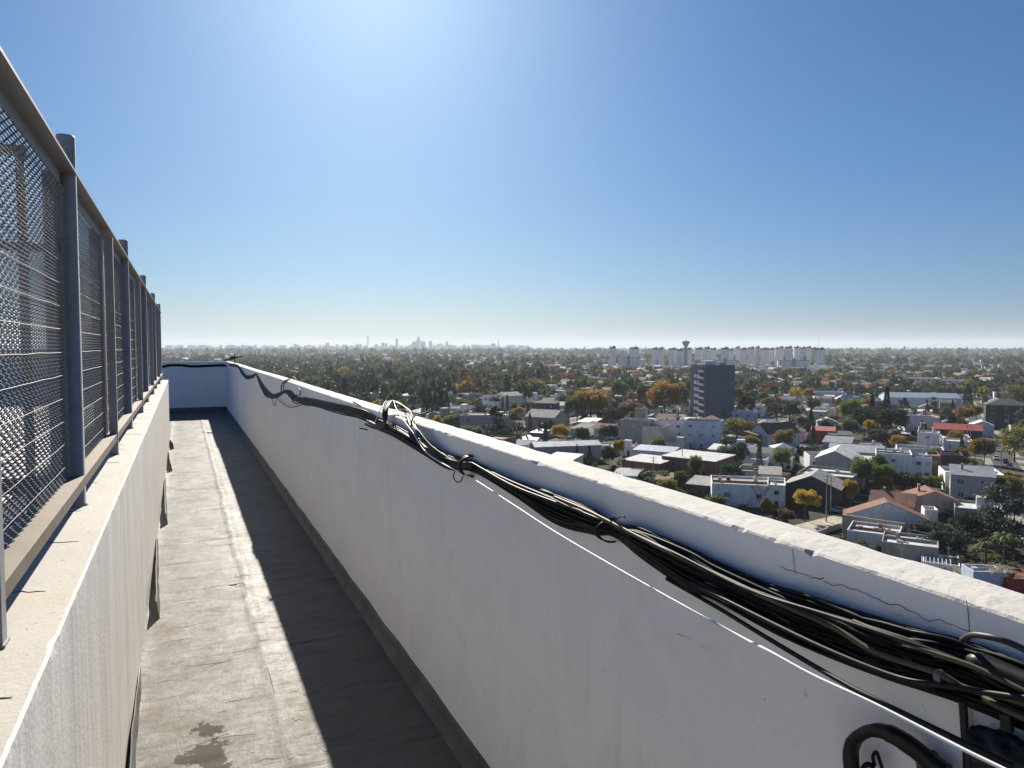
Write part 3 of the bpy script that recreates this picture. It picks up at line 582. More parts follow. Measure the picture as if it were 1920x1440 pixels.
def house(loc, rz, w, d, h, roof='flat', wall='white', rm='grey', win=0, door=False, tank=0, chim=False, side=0, sc=1.0, rise=None, name='house', tower=None, win2=0):
    """front face on local y = 0, depth along +y"""
    e = empty(name, loc, rz); mb = MB(); x = w / 2
    if roof == 'flat':
        t, ph = .18, .55
        mb.box((0, t / 2, (h + ph) / 2), (w, t, h + ph)); mb.box((0, d - t / 2, (h + ph) / 2), (w, t, h + ph))
        for s in (-1, 1): mb.box((s * (x - t / 2), d / 2, (h + ph) / 2), (t, d - 2 * t, h + ph))
        wo_ = mb.build('wall', W[wall], e)
        rb = MB(); rb.box((0, d / 2, h - .1), (w - 2 * t - .02, d - 2 * t - .02, .2)); ro = rb.build('roof', RF[rm], e)
    else:
        rise = rise if rise is not None else {'gable': .2 * d, 'side': .22 * w, 'shed': .10 * d, 'hip': .2 * min(w, d)}[roof]; o = .35; th = .14; rb = MB()
        fs = [(0, 1, 5, 4), (1, 2, 6, 5), (2, 3, 7, 6), (3, 0, 4, 7)]
        def slab(q): 
            up = Vector((0, 0, th)); q = [Vector(p) for p in q]; n_ = len(q)
            rb.add(q + [p + up for p in q], [tuple(range(n_))[::-1], tuple(range(n_, 2 * n_))] + [(i, (i + 1) % n_, n_ + (i + 1) % n_, n_ + i) for i in range(n_)])
        base = [(-x, 0, 0), (x, 0, 0), (x, d, 0), (-x, d, 0)]
        if roof == 'gable':      # ridge along x, pitch seen from the front
            mb.add(base + [(-x, 0, h), (x, 0, h), (x, d, h), (-x, d, h), (-x, d / 2, h + rise), (x, d / 2, h + rise)], fs[:1] + [(1, 2, 6, 9, 5), (2, 3, 7, 6), (3, 0, 4, 8, 7)])
            k_ = rise / (d / 2) * o; slab([(-x - o, -o, h - k_), (x + o, -o, h - k_), (x + o, d / 2, h + rise), (-x - o, d / 2, h + rise)]); slab([(-x - o, d / 2, h + rise), (x + o, d / 2, h + rise), (x + o, d + o, h - k_), (-x - o, d + o, h - k_)])
        elif roof == 'side':     # ridge along y, gable wall facing front
            mb.add(base + [(-x, 0, h), (x, 0, h), (x, d, h), (-x, d, h), (0, 0, h + rise), (0, d, h + rise)], [(0, 1, 5, 8, 4), (1, 2, 6, 5), (2, 3, 7, 9, 6), (3, 0, 4, 7)])
            k_ = rise / x * o; slab([(-x - o, -o * .2, h - k_), (0, -o * .2, h + rise), (0, d + o, h + rise), (-x - o, d + o, h - k_)]); slab([(0, -o * .2, h + rise), (x + o, -o * .2, h - k_), (x + o, d + o, h - k_), (0, d + o, h + rise)])
        elif roof == 'shed':
            mb.add(base + [(-x, 0, h), (x, 0, h), (x, d, h + rise), (-x, d, h + rise)], fs)
            slab([(-x - .2, -.2, h - .02), (x + .2, -.2, h - .02), (x + .2, d + .2, h + rise + .02), (-x - .2, d + .2, h + rise + .02)])
        else:
            mb.add(base + [(-x, 0, h), (x, 0, h), (x, d, h), (-x, d, h)], fs); z0 = h - .08; m = min(w, d) / 2 * .95
            A = [(-x - o, -o, z0), (x + o, -o, z0), (x + o, d + o, z0), (-x - o, d + o, z0)]
            p, q = ((-x + m, d / 2, h + rise), (x - m, d / 2, h + rise)) if w >= d else ((0, m, h + rise), (0, d - m, h + rise))
            if w >= d: slab([A[0], A[1], q, p]); slab([A[2], A[3], p, q]); slab([A[1], A[2], q]); slab([A[3], A[0], p])
            else: slab([A[0], A[1], p]); slab([A[1], A[2], q, p]); slab([A[2], A[3], q]); slab([A[3], A[0], p, q])
        wo_ = mb.build('wall', W[wall], e); ro = rb.build('roof', RF[rm], e)
    storeys = max(1, int(h / 2.7))
    for f in range(storeys):
        zz = (f + .55) * h / storeys
        for i in range(win):
            xx = -x + (i + .5) * w / win
            if f == 0 and door and i == win // 2: continue
            q_ = r5.uniform(.75, 1.15) * sc; link('window', WIN if r5.random() < .6 else WSH, e, (xx + r5.uniform(-.3, .3), 0, zz + r5.uniform(-.15, .15))).scale = (q_ * r5.uniform(.9, 1.3), 1, q_)
        for i in range(side):
            for s, use in ((-1, True), (1, win2)):
                if use: o_ = link('window', WIN, e, (s * x, (i + .5) * d / side, zz)); o_.rotation_euler = (0, 0, s * math.pi / 2); o_.scale = (sc, 1, sc)
    if door: gd = r5.random() < .45; link('garage_door' if gd else 'door', GAR if gd else DOOR, e, (-x + (win // 2 + .5) * w / max(win, 1), 0, 0))
    for i in range(tank):
        link('water_tank', TANKW if i % 2 == 0 else TANKB, ro if roof == 'flat' else ro, (x * .5 - i * 2.2, d * .6, h - .01 if roof == 'flat' else h + (rise or 0) * .9))
    if chim: link('chimney', CHIM, ro, (-x * .45, d * .55, h - .1 + (0 if roof == 'flat' else (rise or 0) * .8)))
    return e
BUSY = []      # (x, y, radius) taken ground
def m_at(py): return on_z(960, py).y
def depth_of(p): return (Vector(p) - CAM).dot(FWD)
LMK = []       # (phrase, px, py) landmarks for the labels of the many
r4 = random.Random(9)
def clutter(e, w, d, h, roof, wall, z):
    if z > 520 or w < 4: return
    if r4.random() < .75:
        yb = MB(); L = r4.uniform(5, 10); hh = r4.uniform(1.8, 2.6)
        for s_ in (-1, 1): yb.box((s_ * (w / 2 - .08), d + L / 2 + .02, hh / 2), (.16, L, hh))
        yb.box((0, d + L - .06, hh / 2), (w - .34, .16, hh)); yb.build('yard_wall', W[r4.choice(['concrete', 'grey', 'brick', 'dark'])], e)
    if r4.random() < .6:
        ab = MB(); aw, ad, ah = w * r4.uniform(.3, .6), r4.uniform(2.5, 4.5), r4.uniform(2.3, 2.9); x = r4.choice([-1, 1]) * (w - aw) / 2 * .9
        ab.box((x, d + ad / 2 + .03, ah / 2), (aw, ad, ah)); ab.box((x, d + ad / 2 + .03, ah + .06), (aw + .4, ad + .3, .12), 1); ab.build('annexe', [W[wall], RF[r4.choice(['metal', 'grey', 'dark', 'brown'])]], e)
    if roof == 'flat':
        ab = MB()
        for _ in range(r4.randint(2, 5)): a_ = r4.uniform(.3, .9); ab.box((w * r4.uniform(-.38, .38), d * r4.uniform(.15, .85), h + a_ / 2), (r4.uniform(.3, 1.2), r4.uniform(.3, 1.2), a_))
        if d > 6: yy = d * r4.uniform(.4, .6); ab.box((0, yy, h + .28), (w - .5, .15, .5))
        x, y = w * r4.uniform(-.3, .3), d * r4.uniform(.2, .8); ab.tube([(x, y, h), (x, y, h + 2.6)], .045, 5); ab.box((x, y, h + 2.4), (1.2, .04, .04)); ab.box((x, y, h + 2.1), (.8, .04, .04)); ab.build('roof_clutter', W[r4.choice(['concrete', 'grey', 'brick'])], e)
def put_house(x0, x1, py, ht, dep, label, cat='house', rot=-30, lm=None, name='house', **kw):
    g = on_z((x0 + x1) / 2, py); z = depth_of(g); w = (x1 - x0) * z / F / max(.6, math.cos(R_(rot)))
    h = ht * z / F; e = house(g, -YAW + R_(rot), w, dep, h, name=name, **kw)
    clutter(e, w, dep, h, kw.get('roof', 'flat'), kw.get('wall', 'white'), z)
    tag(e, label, cat); c = e.matrix_basis @ Vector((0, dep / 2, 0)); BUSY.append((c.x, c.y, math.hypot(w, dep) / 2 * .85))
    if lm: LMK.append((lm, (x0 + x1) / 2, py - ht / 2))
    return e
# ------------------------------------------------ near houses, read off the photograph (pixels: left, right, base, wall height)
H = put_house
H(1003, 1128, 866, 30, 7, 'long white-roofed shed close behind the parapet', 'shed', rot=14, lm='the long white-roofed shed', name='shed', roof='gable', wall='grey', rm='silver', rise=1.2)
H(1164, 1212, 838, 48, 9, 'tall pale grey house carrying a raised tank tower', rot=-28, lm='the grey tank-tower house', roof='flat', wall='grey', rm='pale', win=1, side=1, win2=1)
e = H(1190, 1208, 830, 62, 4, 'raised concrete tower with a white tank beside the tall grey house', 'tower', rot=-28, name='tank_tower', roof='flat', wall='concrete', rm='grey', tank=1)
H(1206, 1240, 842, 40, 9, 'windowless beige block joined to the tank-tower house', rot=-28, roof='flat', wall='cream', rm='pale')
H(1228, 1285, 836, 44, 12, 'white two-storey house with small windows right of the beige block', rot=-26, lm='the small-windowed white house', roof='flat', wall='white', rm='pale', win=2, sc=.85, door=True, tank=2, chim=True)
H(1285, 1345, 842, 50, 11, 'pale blue two-storey house in front of the dark tower block', rot=-24, roof='flat', wall='blue', rm='pale', win=3, sc=.8, door=True, chim=True)
H(1170, 1232, 888, 22, 13, 'brown brick shed with a sunlit flat roof below the tank tower', 'shed', rot=-38, lm='the brown brick shed', name='shed', roof='shed', wall='brick', rm='pale', rise=.3)
H(1190, 1256, 872, 26, 8, 'blue metal-roofed shed squeezed between the brick sheds', 'shed', rot=-30, name='shed', roof='shed', wall='white', rm='blue')
H(1248, 1330, 890, 30, 14, 'long dark brick building with a pale sloping roof', 'building', rot=-42, name='brick_building', roof='shed', wall='brick', rm='pale', win=2, rise=.5)
H(1330, 1372, 862, 18, 9, 'pinkish single-storey house right of the dark brick building', rot=-30, roof='shed', wall='pink', rm='pale', win=2)
H(1338, 1445, 950, 38, 12, 'low white house with one small window nearest the parapet middle', rot=-14, lm='the low white house', roof='flat', wall='white', rm='grey', win=2, tank=1)
H(1440, 1470, 955, 42, 11, 'narrow white house end with a dark doorway by the bare tree', rot=-20, roof='flat', wall='white', rm='pale', win=1, door=True)
H(1478, 1562, 948, 34, 12, 'dark gabled shed open towards the yellow round tree', 'shed', rot=-32, lm='the dark gabled shed', name='shed', roof='side', wall='dark', rm='grey')
H(1505, 1585, 932, 38, 14, 'grey concrete house in front of the blank gable house', rot=-34, roof='flat', wall='concrete', rm='pale', win=3)
H(1535, 1592, 905, 44, 16, 'pale grey house whose blank gable wall faces the yard', rot=-30, lm='the blank gable house', roof='side', wall='grey', rm='pale', rise=2.4)
H(1434, 1505, 842, 30, 10, 'white house under a long brown pitched roof left of the red shed', rot=22, lm='the brown-roofed white house', roof='gable', wall='blue', rm='brown', win=3, side=1, win2=1, rise=3.6)
H(1418, 1440, 842, 26, 8, 'small rust-coloured annexe on the left of the brown-roofed house', rot=22, roof='shed', wall='brick', rm='brown')
H(1524, 1562, 832, 24, 9, 'bright red shed with a pinkish sunlit roof edge', 'shed', rot=-24, lm='the bright red shed', name='shed', roof='shed', wall='red', rm='red')
H(1556, 1592, 836, 20, 8, 'dark red lean-to on the right of the bright red shed', 'shed', rot=-24, name='shed', roof='shed', wall='dark', rm='dark')
H(1535, 1568, 812, 20, 8, 'small blue-green gabled house behind the bright red shed', rot=-20, roof='side', wall='blue', rm='grey')
H(1562, 1648, 868, 20, 13, 'wide low building with a sloping grey metal roof', 'building', rot=-26, lm='the wide metal roof', name='low_building', roof='shed', wall='grey', rm='metal', rise=1.0)
H(1520, 1572, 884, 26, 10, 'flat-roofed lilac-white house with two dark windows', rot=-12, roof='flat', wall='white', rm='pale', win=3)
H(1586, 1640, 896, 24, 12, 'long tan shed roof left of the white corner block', 'shed', rot=-30, name='shed', roof='shed', wall='concrete', rm='pale', rise=1.2)
H(1648, 1702, 898, 44, 12, 'white corner block with a sunlit flat roof and brown brick side', 'building', rot=-26, lm='the white corner block', name='corner_block', roof='flat', wall='white', rm='pale', win=1, tank=1, chim=True)
H(1700, 1742, 900, 40, 10, 'pale bluish two-storey house right of the white corner block', rot=-20, roof='flat', wall='blue', rm='pale', win=3)
H(1742, 1760, 900, 42, 9, 'narrow brown brick house left of the dark silvery-roofed house', rot=-26, roof='flat', wall='brick', rm='brown', win=1)
H(1764, 1800, 890, 34, 10, 'dark flat house with a bright silvery roof behind the lime hedge', rot=-26, roof='flat', wall='dark', rm='silver')
H(1672, 1690, 868, 16, 8, 'small white rooftop room above the corner block', rot=-26, roof='flat', wall='white', rm='silver')
H(1690, 1760, 862, 18, 10, 'long low white terrace behind the corner block', rot=-26, roof='flat', wall='bone', rm='silver')
e = H(1600, 1726, 1000, 30, 5, 'wide white gable wall in front of a red-tiled house', rot=-20, lm='the wide white gable', roof='side', wall='white', rm='tile', rise=3.2, win=0)
H(1640, 1700, 968, 22, 9, 'red-tiled roof house just behind the wide white gable', rot=-34, roof='gable', wall='pink', rm='tile', rise=2.2, chim=True)
H(1712, 1790, 968, 30, 8, 'large terracotta-tiled house with a pinkish gable end', rot=-16, lm='the large terracotta house', roof='side', wall='pink', rm='tile', rise=2.0, chim=True)
H(1735, 1756, 988, 28, 4, 'slim white stair block beside the wide white gable', 'building', rot=-20, name='stair_block', roof='flat', wall='white', rm='pale')
H(1782, 1870, 925, 34, 11, 'white house with three pale round tanks in front', rot=-22, lm='the white three-tank house', roof='flat', wall='white', rm='silver', tank=1, chim=True)
H(1598, 1672, 1034, 30, 9, 'pale flat-roofed house with a raised white rim by the green bush', rot=-32, lm='the white-rimmed roof', roof='flat', wall='bone', rm='silver')
H(1664, 1745, 1062, 36, 9, 'flat white roof with a block chimney just over the parapet', rot=-30, lm='the block chimney roof', roof='flat', wall='concrete', rm='silver', chim=True)
H(1826, 1884, 1124, 46, 4, 'light blue boundary building near the bottom right parapet edge', 'building', rot=-8, lm='the light blue building', name='boundary_building', roof='flat', wall='blue', rm='dark')
H(1888, 1950, 1130, 38, 6, 'dark red walled building at the right frame edge', 'building', rot=-8, name='red_building', roof='flat', wall='red', rm='brown')
H(1790, 1830, 1092, 14, 5, 'little tiled hip roof just over the parapet', rot=-20, roof='hip', wall='cream', rm='pale')
H(1738, 1790, 1084, 22, 6, 'white low parapet roof beside the slatted pergola', rot=-30, roof='flat', wall='white', rm='pale')
H(1672, 1792, 768, 22, 26, 'large blue-grey warehouse with a wide metal roof', 'warehouse', rot=-16, lm='the blue-grey warehouse', name='warehouse', roof='gable', wall='blue', rm='blue', rise=2.5)
H(1692, 1760, 730, 20, 20, 'long white two-storey works building beyond the warehouse', 'building', rot=-14, lm='the long white works', name='works_building', roof='flat', wall='white', rm='pale', win=8, sc=1.3)
H(1770, 1850, 730, 16, 18, 'long pale hall right of the long white works building', 'hall', rot=-14, name='hall', roof='flat', wall='bone', rm='silver', win=8, sc=1.2)
H(1858, 1915, 806, 46, 14, 'dark two-storey house with a grey hipped roof', rot=-30, lm='the dark hipped house', roof='hip', wall='dark', rm='dark', win=3)
H(1700, 1758, 810, 26, 11, 'white house with a silvery flat roof left of the dull red roof', rot=-12, lm='the silvery-roofed white house', roof='flat', wall='white', rm='silver', win=1, chim=True)
H(1762, 1830, 826, 20, 12, 'house with a dull red roof right of the silvery-roofed white house', rot=-28, roof='gable', wall='dark', rm='red', rise=2)
H(1826, 1858, 818, 20, 9, 'pale gabled house left of the dark hipped house', rot=-28, roof='side', wall='bone', rm='silver')
H(1755, 1775, 836, 14, 6, 'tiny white canopy roof in the dark yards', 'shed', rot=-10, name='shed', roof='flat', wall='white', rm='silver')
H(1735, 1782, 768, 16, 12, 'stepped white terraces in front of the warehouse', rot=-14, roof='flat', wall='white', rm='silver', win=4)
H(1530, 1580, 752, 16, 12, 'white blue-tinted house with square windows left of the cypresses', rot=-16, lm='the square-windowed house', roof='flat', wall='blue', rm='pale', win=4, sc=1.2)
H(1570, 1622, 762, 10, 12, 'pale pyramid-roofed pavilion left of the cypresses', 'pavilion', rot=-10, name='pavilion', roof='hip', wall='white', rm='pale', rise=4)
H(905, 935, 778, 34, 10, 'white two-storey house with a pale top among dark trees', rot=-24, lm='the white house in dark trees', roof='flat', wall='white', rm='silver', win=3, side=1)
H(925, 948, 772, 30, 14, 'cream gable seen behind the white house in the dark trees', rot=-50, roof='side', wall='cream', rm='grey', rise=2)
H(862, 950, 822, 40, 16, 'long grey-blue flat building above the parapet, left of centre', 'building', rot=-10, lm='the long grey-blue building', name='long_building', roof='flat', wall='grey', rm='pale', win=3)
H(878, 900, 778, 14, 5, 'small white rooftop room on the long grey-blue building', rot=-10, roof='flat', wall='white', rm='pale')
H(858, 880, 748, 14, 8, 'small blue shed with a white roof edge far left', 'shed', rot=-16, name='shed', roof='shed', wall='blue', rm='silver')
H(985, 1038, 808, 26, 14, 'grey stone building right of the big cedar', 'building', rot=-30, name='stone_building', roof='gable', wall='concrete', rm='grey', rise=3)
H(1000, 1040, 778, 22, 10, 'dark hip-roofed house behind the grey stone building', rot=-20, roof='hip', wall='dark', rm='dark', win=3)
H(1040, 1064, 772, 12, 9, 'pale roofed shed left of the big orange tree', 'shed', rot=-26, name='shed', roof='gable', wall='bone', rm='pale')
H(945, 1000, 834, 12, 7, 'low white canopy roof just over the parapet near the long shed', 'shed', rot=12, name='shed', roof='shed', wall='dark', rm='silver', rise=.3)
H(965, 1005, 852, 18, 7, 'small blue metal roof at the end of the long white-roofed shed', 'shed', rot=8, name='shed', roof='gable', wall='white', rm='blue')
H(1115, 1150, 822, 18, 9, 'little white-walled house behind the long white-roofed shed', rot=-26, roof='gable', wall='white', rm='tile', win=2)
H(1090, 1120, 812, 14, 9, 'terracotta roofed cottage below the big orange tree', rot=-26, roof='hip', wall='cream', rm='tile')
H(1372, 1412, 800, 26, 10, 'white house half hidden at the foot of the dark tower block', rot=-26, roof='flat', wall='blue', rm='silver', win=2, chim=True)
H(1400, 1442, 872, 22, 9, 'dark shed with a white square-windowed end', 'shed', rot=-26, name='shed', roof='shed', wall='white', rm='dark', win=1)
H(1425, 1470, 868, 12, 8, 'long low shed with a salmon roof edge', 'shed', rot=-14, name='shed', roof='shed', wall='pink', rm='tile', rise=.4)
H(1452, 1492, 858, 16, 8, 'pale blue hip-roofed hut below the brown-roofed house', 'hut', rot=-10, name='hut', roof='hip', wall='white', rm='blue')
H(1425, 1462, 912, 22, 9, 'cream walled yard house with a mossy roof', rot=-20, roof='shed', wall='cream', rm='grey')
H(1385, 1425, 902, 16, 10, 'grey flat house left of the cream yard house', rot=-24, roof='flat', wall='grey', rm='grey')
H(1150, 1192, 906, 14, 7, 'low lilac-white lean-to at the parapet edge', 'shed', rot=-20, name='shed', roof='shed', wall='white', rm='metal')
H(1290, 1340, 928, 18, 9, 'low dark shed with a worn grey roof by the leafless tree', 'shed', rot=-30, name='shed', roof='shed', wall='dark', rm='grey')
H(1230, 1275, 915, 14, 8, 'low mossy roofed hut left of the light green bush', 'hut', rot=-20, name='hut', roof='shed', wall='dark', rm='brown')
# ------------------------------------------------ boundary walls, pergola, tanks on the ground, poles
def wall_run(pxs, h, t, m, label, cat='wall', name='boundary_wall'):
    P_ = [on_z(*p) for p in pxs]; mb = MB()
    for a, b in zip(P_, P_[1:]):
        c = (a + b) / 2; dv = b - a; mb.box((c.x, c.y, h / 2), (dv.length + t * .9, t, h), 0, math.atan2(dv.y, dv.x)); mb.box((c.x, c.y, h + .04), (dv.length + t * .9, t + .12, .08), 0, math.atan2(dv.y, dv.x))
    tag(mb.build(name, m), label, cat)
wall_run([(1580, 1000), (1695, 1018)], 4.0, .3, W['concrete'], 'tall stained grey wall below the wide white gable')
wall_run([(1695, 1020), (1800, 1046)], 3.2, .25, W['dark'], 'dark shaded wall running right from the stained grey wall')
wall_run([(1745, 1056), (1825, 1094)], 2.4, .2, W['grey'], 'pale grey yard wall between the pergola and the palms')
wall_run([(1520, 1010), (1582, 988)], 1.0, .2, W['concrete'], 'low kerb wall along the sunny pavement by the silver car')
mb = MB(); o = on_z(1755, 1086); a = -YAW - R_(30)
for i in range(8): mb.box(o + Matrix.Rotation(a, 3, 'Z') @ Vector((i * .62 - 2.2, 2.2, 2.62)), (.14, 4.6, .12), 0, a)
for i in range(4): mb.box(o + Matrix.Rotation(a, 3, 'Z') @ Vector(((i % 2) * 4.2 - 2.1, (i // 2) * 4.2 + .1, 1.28)), (.14, .14, 2.56), 0, a)
tag(mb.build('pergola', W['grey']), 'slatted pale pergola over a dark yard beside the parapet', 'pergola')
for i, q in enumerate(('left of the three standing before the white house', 'middle one of the three before the white house', 'right of the three standing before the white house')):
    mb = MB(); mb.lathe([(0, 0), (.62, 0), (.62, 2.3), (.5, 2.6), (.15, 2.72), (0, 2.74)], n=14); tag(mb.build('silo', M_TANKW, None, on_z(1812 + i * 6, 931)), 'pale upright tank, ' + q, 'tank', 'pale tanks before the white house')
mb = MB(); c = on_z(1706, 1084); mb.lathe([(0, 1.25), (2.6, 1.25), (2.7, 1.15), (2.7, 0)], n=24); tag(mb.build('pool', W['blue'], None, c), 'round deep blue pool rim just above the parapet', 'pool'); mb = None
M_POLE = simple('pole_concrete', (.26, .25, .24), .85, .2, 1)
def pole(px, py, h, label, arm=True, group='utility poles in the streets'):
    mb = MB(); mb.tube([(0, 0, 0), (0, 0, h * .5), (0, 0, h)], [.17, .14, .09], 8)
    if arm: mb.box((0, 0, h - .5), (1.9, .1, .1), 0, GRID); mb.box((0, 0, h - 1.3), (1.3, .1, .1), 0, GRID)
    for s in (-.8, 0, .8):
        if arm: mb.tube([(s * math.cos(GRID), s * math.sin(GRID), h - .45), (s * math.cos(GRID), s * math.sin(GRID), h - .2)], .05, 5)
    return tag(mb.build('utility_pole', M_POLE, None, on_z(px, py)), label, 'pole', group)
for q in ((1549, 978, 11, 'grey pole standing on the sunny pavement left of the silver car'), (1557, 962, 9, 'shorter grey pole just behind the sunny pavement'), (1812, 850, 11, 'pole rising left of the orange and green street tree'), (1819, 846, 11, 'right pole of the pair beside the orange street tree'), (1762, 900, 12, 'thin pole in front of the dark silvery-roofed house'), (1497, 842, 10, 'pole at the front of the brown-roofed white house'),
          (1876, 893, 9, 'pole by the parked cars at the right edge'), (1850, 838, 10, 'pole at the near corner of the dark street'), (1604, 744, 14, 'tall pole far off left of the cypresses'), (1690, 1066, 5, 'thin white pipe on the roof edge near the pergola'), (1037, 805, 9, 'thin pole beside the grey stone building'), (1890, 820, 10, 'pole in front of the olive street tree')):
    pole(*q)
# the leaning beam on the brown roof is the photograph's pole; a brown flue stands before the white shed
mb = MB(); mb.lathe([(0, 0), (.28, 0), (.24, 5.6), (.34, 5.7), (.34, 6.0), (0, 6.1)], n=10); tag(mb.build('flue_pipe', RF['brown'], None, on_z(1004, 874)), 'stubby brown flue standing before the end of the white-roofed shed', 'flue')
# ------------------------------------------------ roads
def gdir(v): return Matrix.Rotation(GRID, 3, 'Z') @ Vector(v)
ORG = on_z(1878, 858)                # a point on the street that runs away at the right
BL_U, BL_V = 96.0, 104.0
mb = MB(); pv = MB(); kerb = MB()
def strip(m, a, b, w, z):
    d = (b - a).normalized(); s = Vector((-d.y, d.x, 0)) * w / 2; up = Vector((0, 0, z)); m.quad(a - s + up, b - s + up, b + s + up, a + s + up)
for i in range(-9, 4):
    a = ORG + gdir((i * BL_U, -260, 0)); b = ORG + gdir((i * BL_U, 900, 0)); strip(mb, a, b, 7.5, .012); strip(pv, a, b, 12.5, .004)
for j in range(-2, 9):
    a = ORG + gdir((-900, j * BL_V, 0)); b = ORG + gdir((300, j * BL_V, 0)); strip(mb, a, b, 7.5, .016); strip(pv, a, b, 12.5, .008)
tag(pv.build('pavement', M_PAVE), kind='structure'); tag(mb.build('road', M_ASPH), kind='structure')
mb = MB(); pts = [on_z(*p) for p in ((1490, 985), (1582, 962), (1585, 985), (1520, 1012), (1480, 1004))]; mb.add([(p.x, p.y, .03) for p in pts], [(0, 1, 2, 3, 4)]); tag(mb.build('forecourt', simple('sunny_paving', (.36, .32, .25), .9, .25, .5)), kind='structure')
# ================================================================== TREES
def leaf_mat(name, c, c2, tr=.45, rand=.25):
    k = N(name); v = k.coord(); f = k.noise(v, 2.2, 3, .6); col = k.mix(k.ramp(f, [(.35, 0.0), (.65, 1.0)]), c, c2)
    oi = k.n('ShaderNodeObjectInfo'); hsv = k.n('ShaderNodeHueSaturation'); m_ = k.n('ShaderNodeMath', operation='MULTIPLY_ADD'); k.l(oi.outputs['Random'], m_.inputs[0]); m_.inputs[1].default_value = 2 * rand; m_.inputs[2].default_value = 1 - rand
    k.l(m_.outputs[0], hsv.inputs['Value']); k.l(col, hsv.inputs['Color']); col = hsv.outputs[0]
    b = k.bsdf(col, .65, .25); t = k.n('ShaderNodeBsdfTranslucent'); k.l(col, t.inputs[0]); mx = k.n('ShaderNodeMixShader'); mx.inputs[0].default_value = tr
    k.l(b.outputs[0], mx.inputs[1]); k.l(t.outputs[0], mx.inputs[2]); k.l(mx.outputs[0], k.out.inputs[0]); return k.m
LEAF = dict(green=leaf_mat('leaf_green', (.075, .125, .034), (.13, .165, .045)), dark=leaf_mat('leaf_dark', (.024, .042, .022), (.040, .062, .028), .2), olive=leaf_mat('leaf_olive', (.13, .14, .044), (.21, .18, .055)),
            orange=leaf_mat('leaf_orange', (.34, .19, .035), (.21, .15, .04)), yellow=leaf_mat('leaf_yellow', (.42, .31, .03), (.30, .21, .03)), rust=leaf_mat('leaf_rust', (.13, .058, .035), (.17, .09, .045)),
            grey=leaf_mat('leaf_grey_green', (.075, .09, .065), (.105, .112, .08), .25), red=leaf_mat('leaf_red', (.30, .05, .03), (.22, .05, .03)), lime=leaf_mat('leaf_lime', (.15, .19, .035), (.11, .15, .03)))
M_BARK = simple('bark', (.085, .065, .050), .95, .3, 1.5); M_BARKP = simple('pale_bark', (.38, .34, .28), .9, .3, 1.2)
def leafquad(mb, p, s, r, flat=0.0):
    n = Vector((r.gauss(0, 1), r.gauss(0, 1), r.gauss(0, 1) + flat)).normalized(); a = n.orthogonal().normalized(); b = n.cross(a); q = r.uniform(0, 6.28); u = (a * math.cos(q) + b * math.sin(q)) * s; w = (b * math.cos(q) - a * math.sin(q)) * s * r.uniform(.5, .9)
    mb.add([p - u, p - w * .8, p + u, p + w], [(0, 1, 2, 3)])
def crown_broad(seed, clumps=34, per=95, s=.072, hz=.85, spread=1.0):
    r = random.Random(seed); mb = MB()
    for _ in range(clumps):
        d = Vector((r.gauss(0, 1), r.gauss(0, 1), r.gauss(0, 1))).normalized(); d.z = d.z if d.z > -.55 else -d.z * .5
        R = r.uniform(.35, .82) ** .7; c = Vector((d.x * R * spread, d.y * R * spread, d.z * R * hz)); q = r.uniform(.16, .36)
        for _ in range(int(per * (q / .26) ** 2)):
            e = Vector((r.gauss(0, 1), r.gauss(0, 1), r.gauss(0, 1))).normalized() * q * r.uniform(.55, 1.05); e.z *= .8; leafquad(mb, c + e, s * r.uniform(.6, 1.3), r, .4)
    return mb
def crown_cone(seed, n=1500, top=.03, s=.05, power=1.0, ragged=.25):
    r = random.Random(seed); mb = MB()
    for _ in range(n):
        t = r.random() ** .8; a = r.uniform(0, 6.28); w = ((1 - t) ** power * .95 + top) * (1 if t > .08 else .75) * (1 + ragged * mnoise.noise(Vector((math.cos(a) * 1.5, math.sin(a) * 1.5, t * 6 + seed))))
        R = w * r.uniform(.65, 1.0); leafquad(mb, Vector((R * math.cos(a), R * math.sin(a), 2 * t - 1)), s * r.uniform(.7, 1.4), r)
    return mb
def crown_cedar(seed):
    r = random.Random(seed); mb = MB()
    for _ in range(26):
        t = r.random(); a = r.uniform(0, 6.28); L = (1 - t * .75) * r.uniform(.55, 1.0); z = 2 * t - 1
        for k in range(70):
            u = r.random() ** .6 * L; w = .16 * (1 - u * .4); leafquad(mb, Vector((u * math.cos(a) + r.gauss(0, w), u * math.sin(a) + r.gauss(0, w), z - .12 * u + r.gauss(0, .045))), .06 * r.uniform(.6, 1.3), r, 1.5)
    return mb
def trunk_mesh(seed, h=1.0, rad=.06, limbs=6):
    r = random.Random(seed); mb = MB(); pts = [(r.gauss(0, .02) * i, r.gauss(0, .02) * i, h * i / 4) for i in range(5)]; mb.tube(pts, [rad, rad * .8, rad * .68, rad * .5, rad * .25], 7)
    for i in range(limbs):
        a = i * 2.4 + r.random(); z0 = h * r.uniform(.45, .75); L = r.uniform(.3, .6); mb.tube([(0, 0, z0), (L * .5 * math.cos(a), L * .5 * math.sin(a), z0 + L * .35), (L * math.cos(a), L * math.sin(a), z0 + L * .75)], [rad * .45, rad * .3, rad * .1], 5)
    return mb
def bare_mesh(seed):
    r = random.Random(seed); mb = MB()
    def br(p, d, L, rad, k):
        q = p + d * L * .5 + Vector((r.gauss(0, .03), r.gauss(0, .03), 0)); e = p + d * L; mb.tube([p, q, e], [rad, rad * .8, rad * .6], 4 if k < 3 else 5, cap=False)
        if k:
            for _ in range(3 if k > 1 else 4):
                n = (d + Vector((r.gauss(0, .55), r.gauss(0, .55), r.uniform(-.05, .5)))).normalized(); br(e, n, L * r.uniform(.6, .82), rad * .58, k - 1)
    br(Vector((0, 0, 0)), Vector((0, 0, 1)), .42, .03, 4); return mb
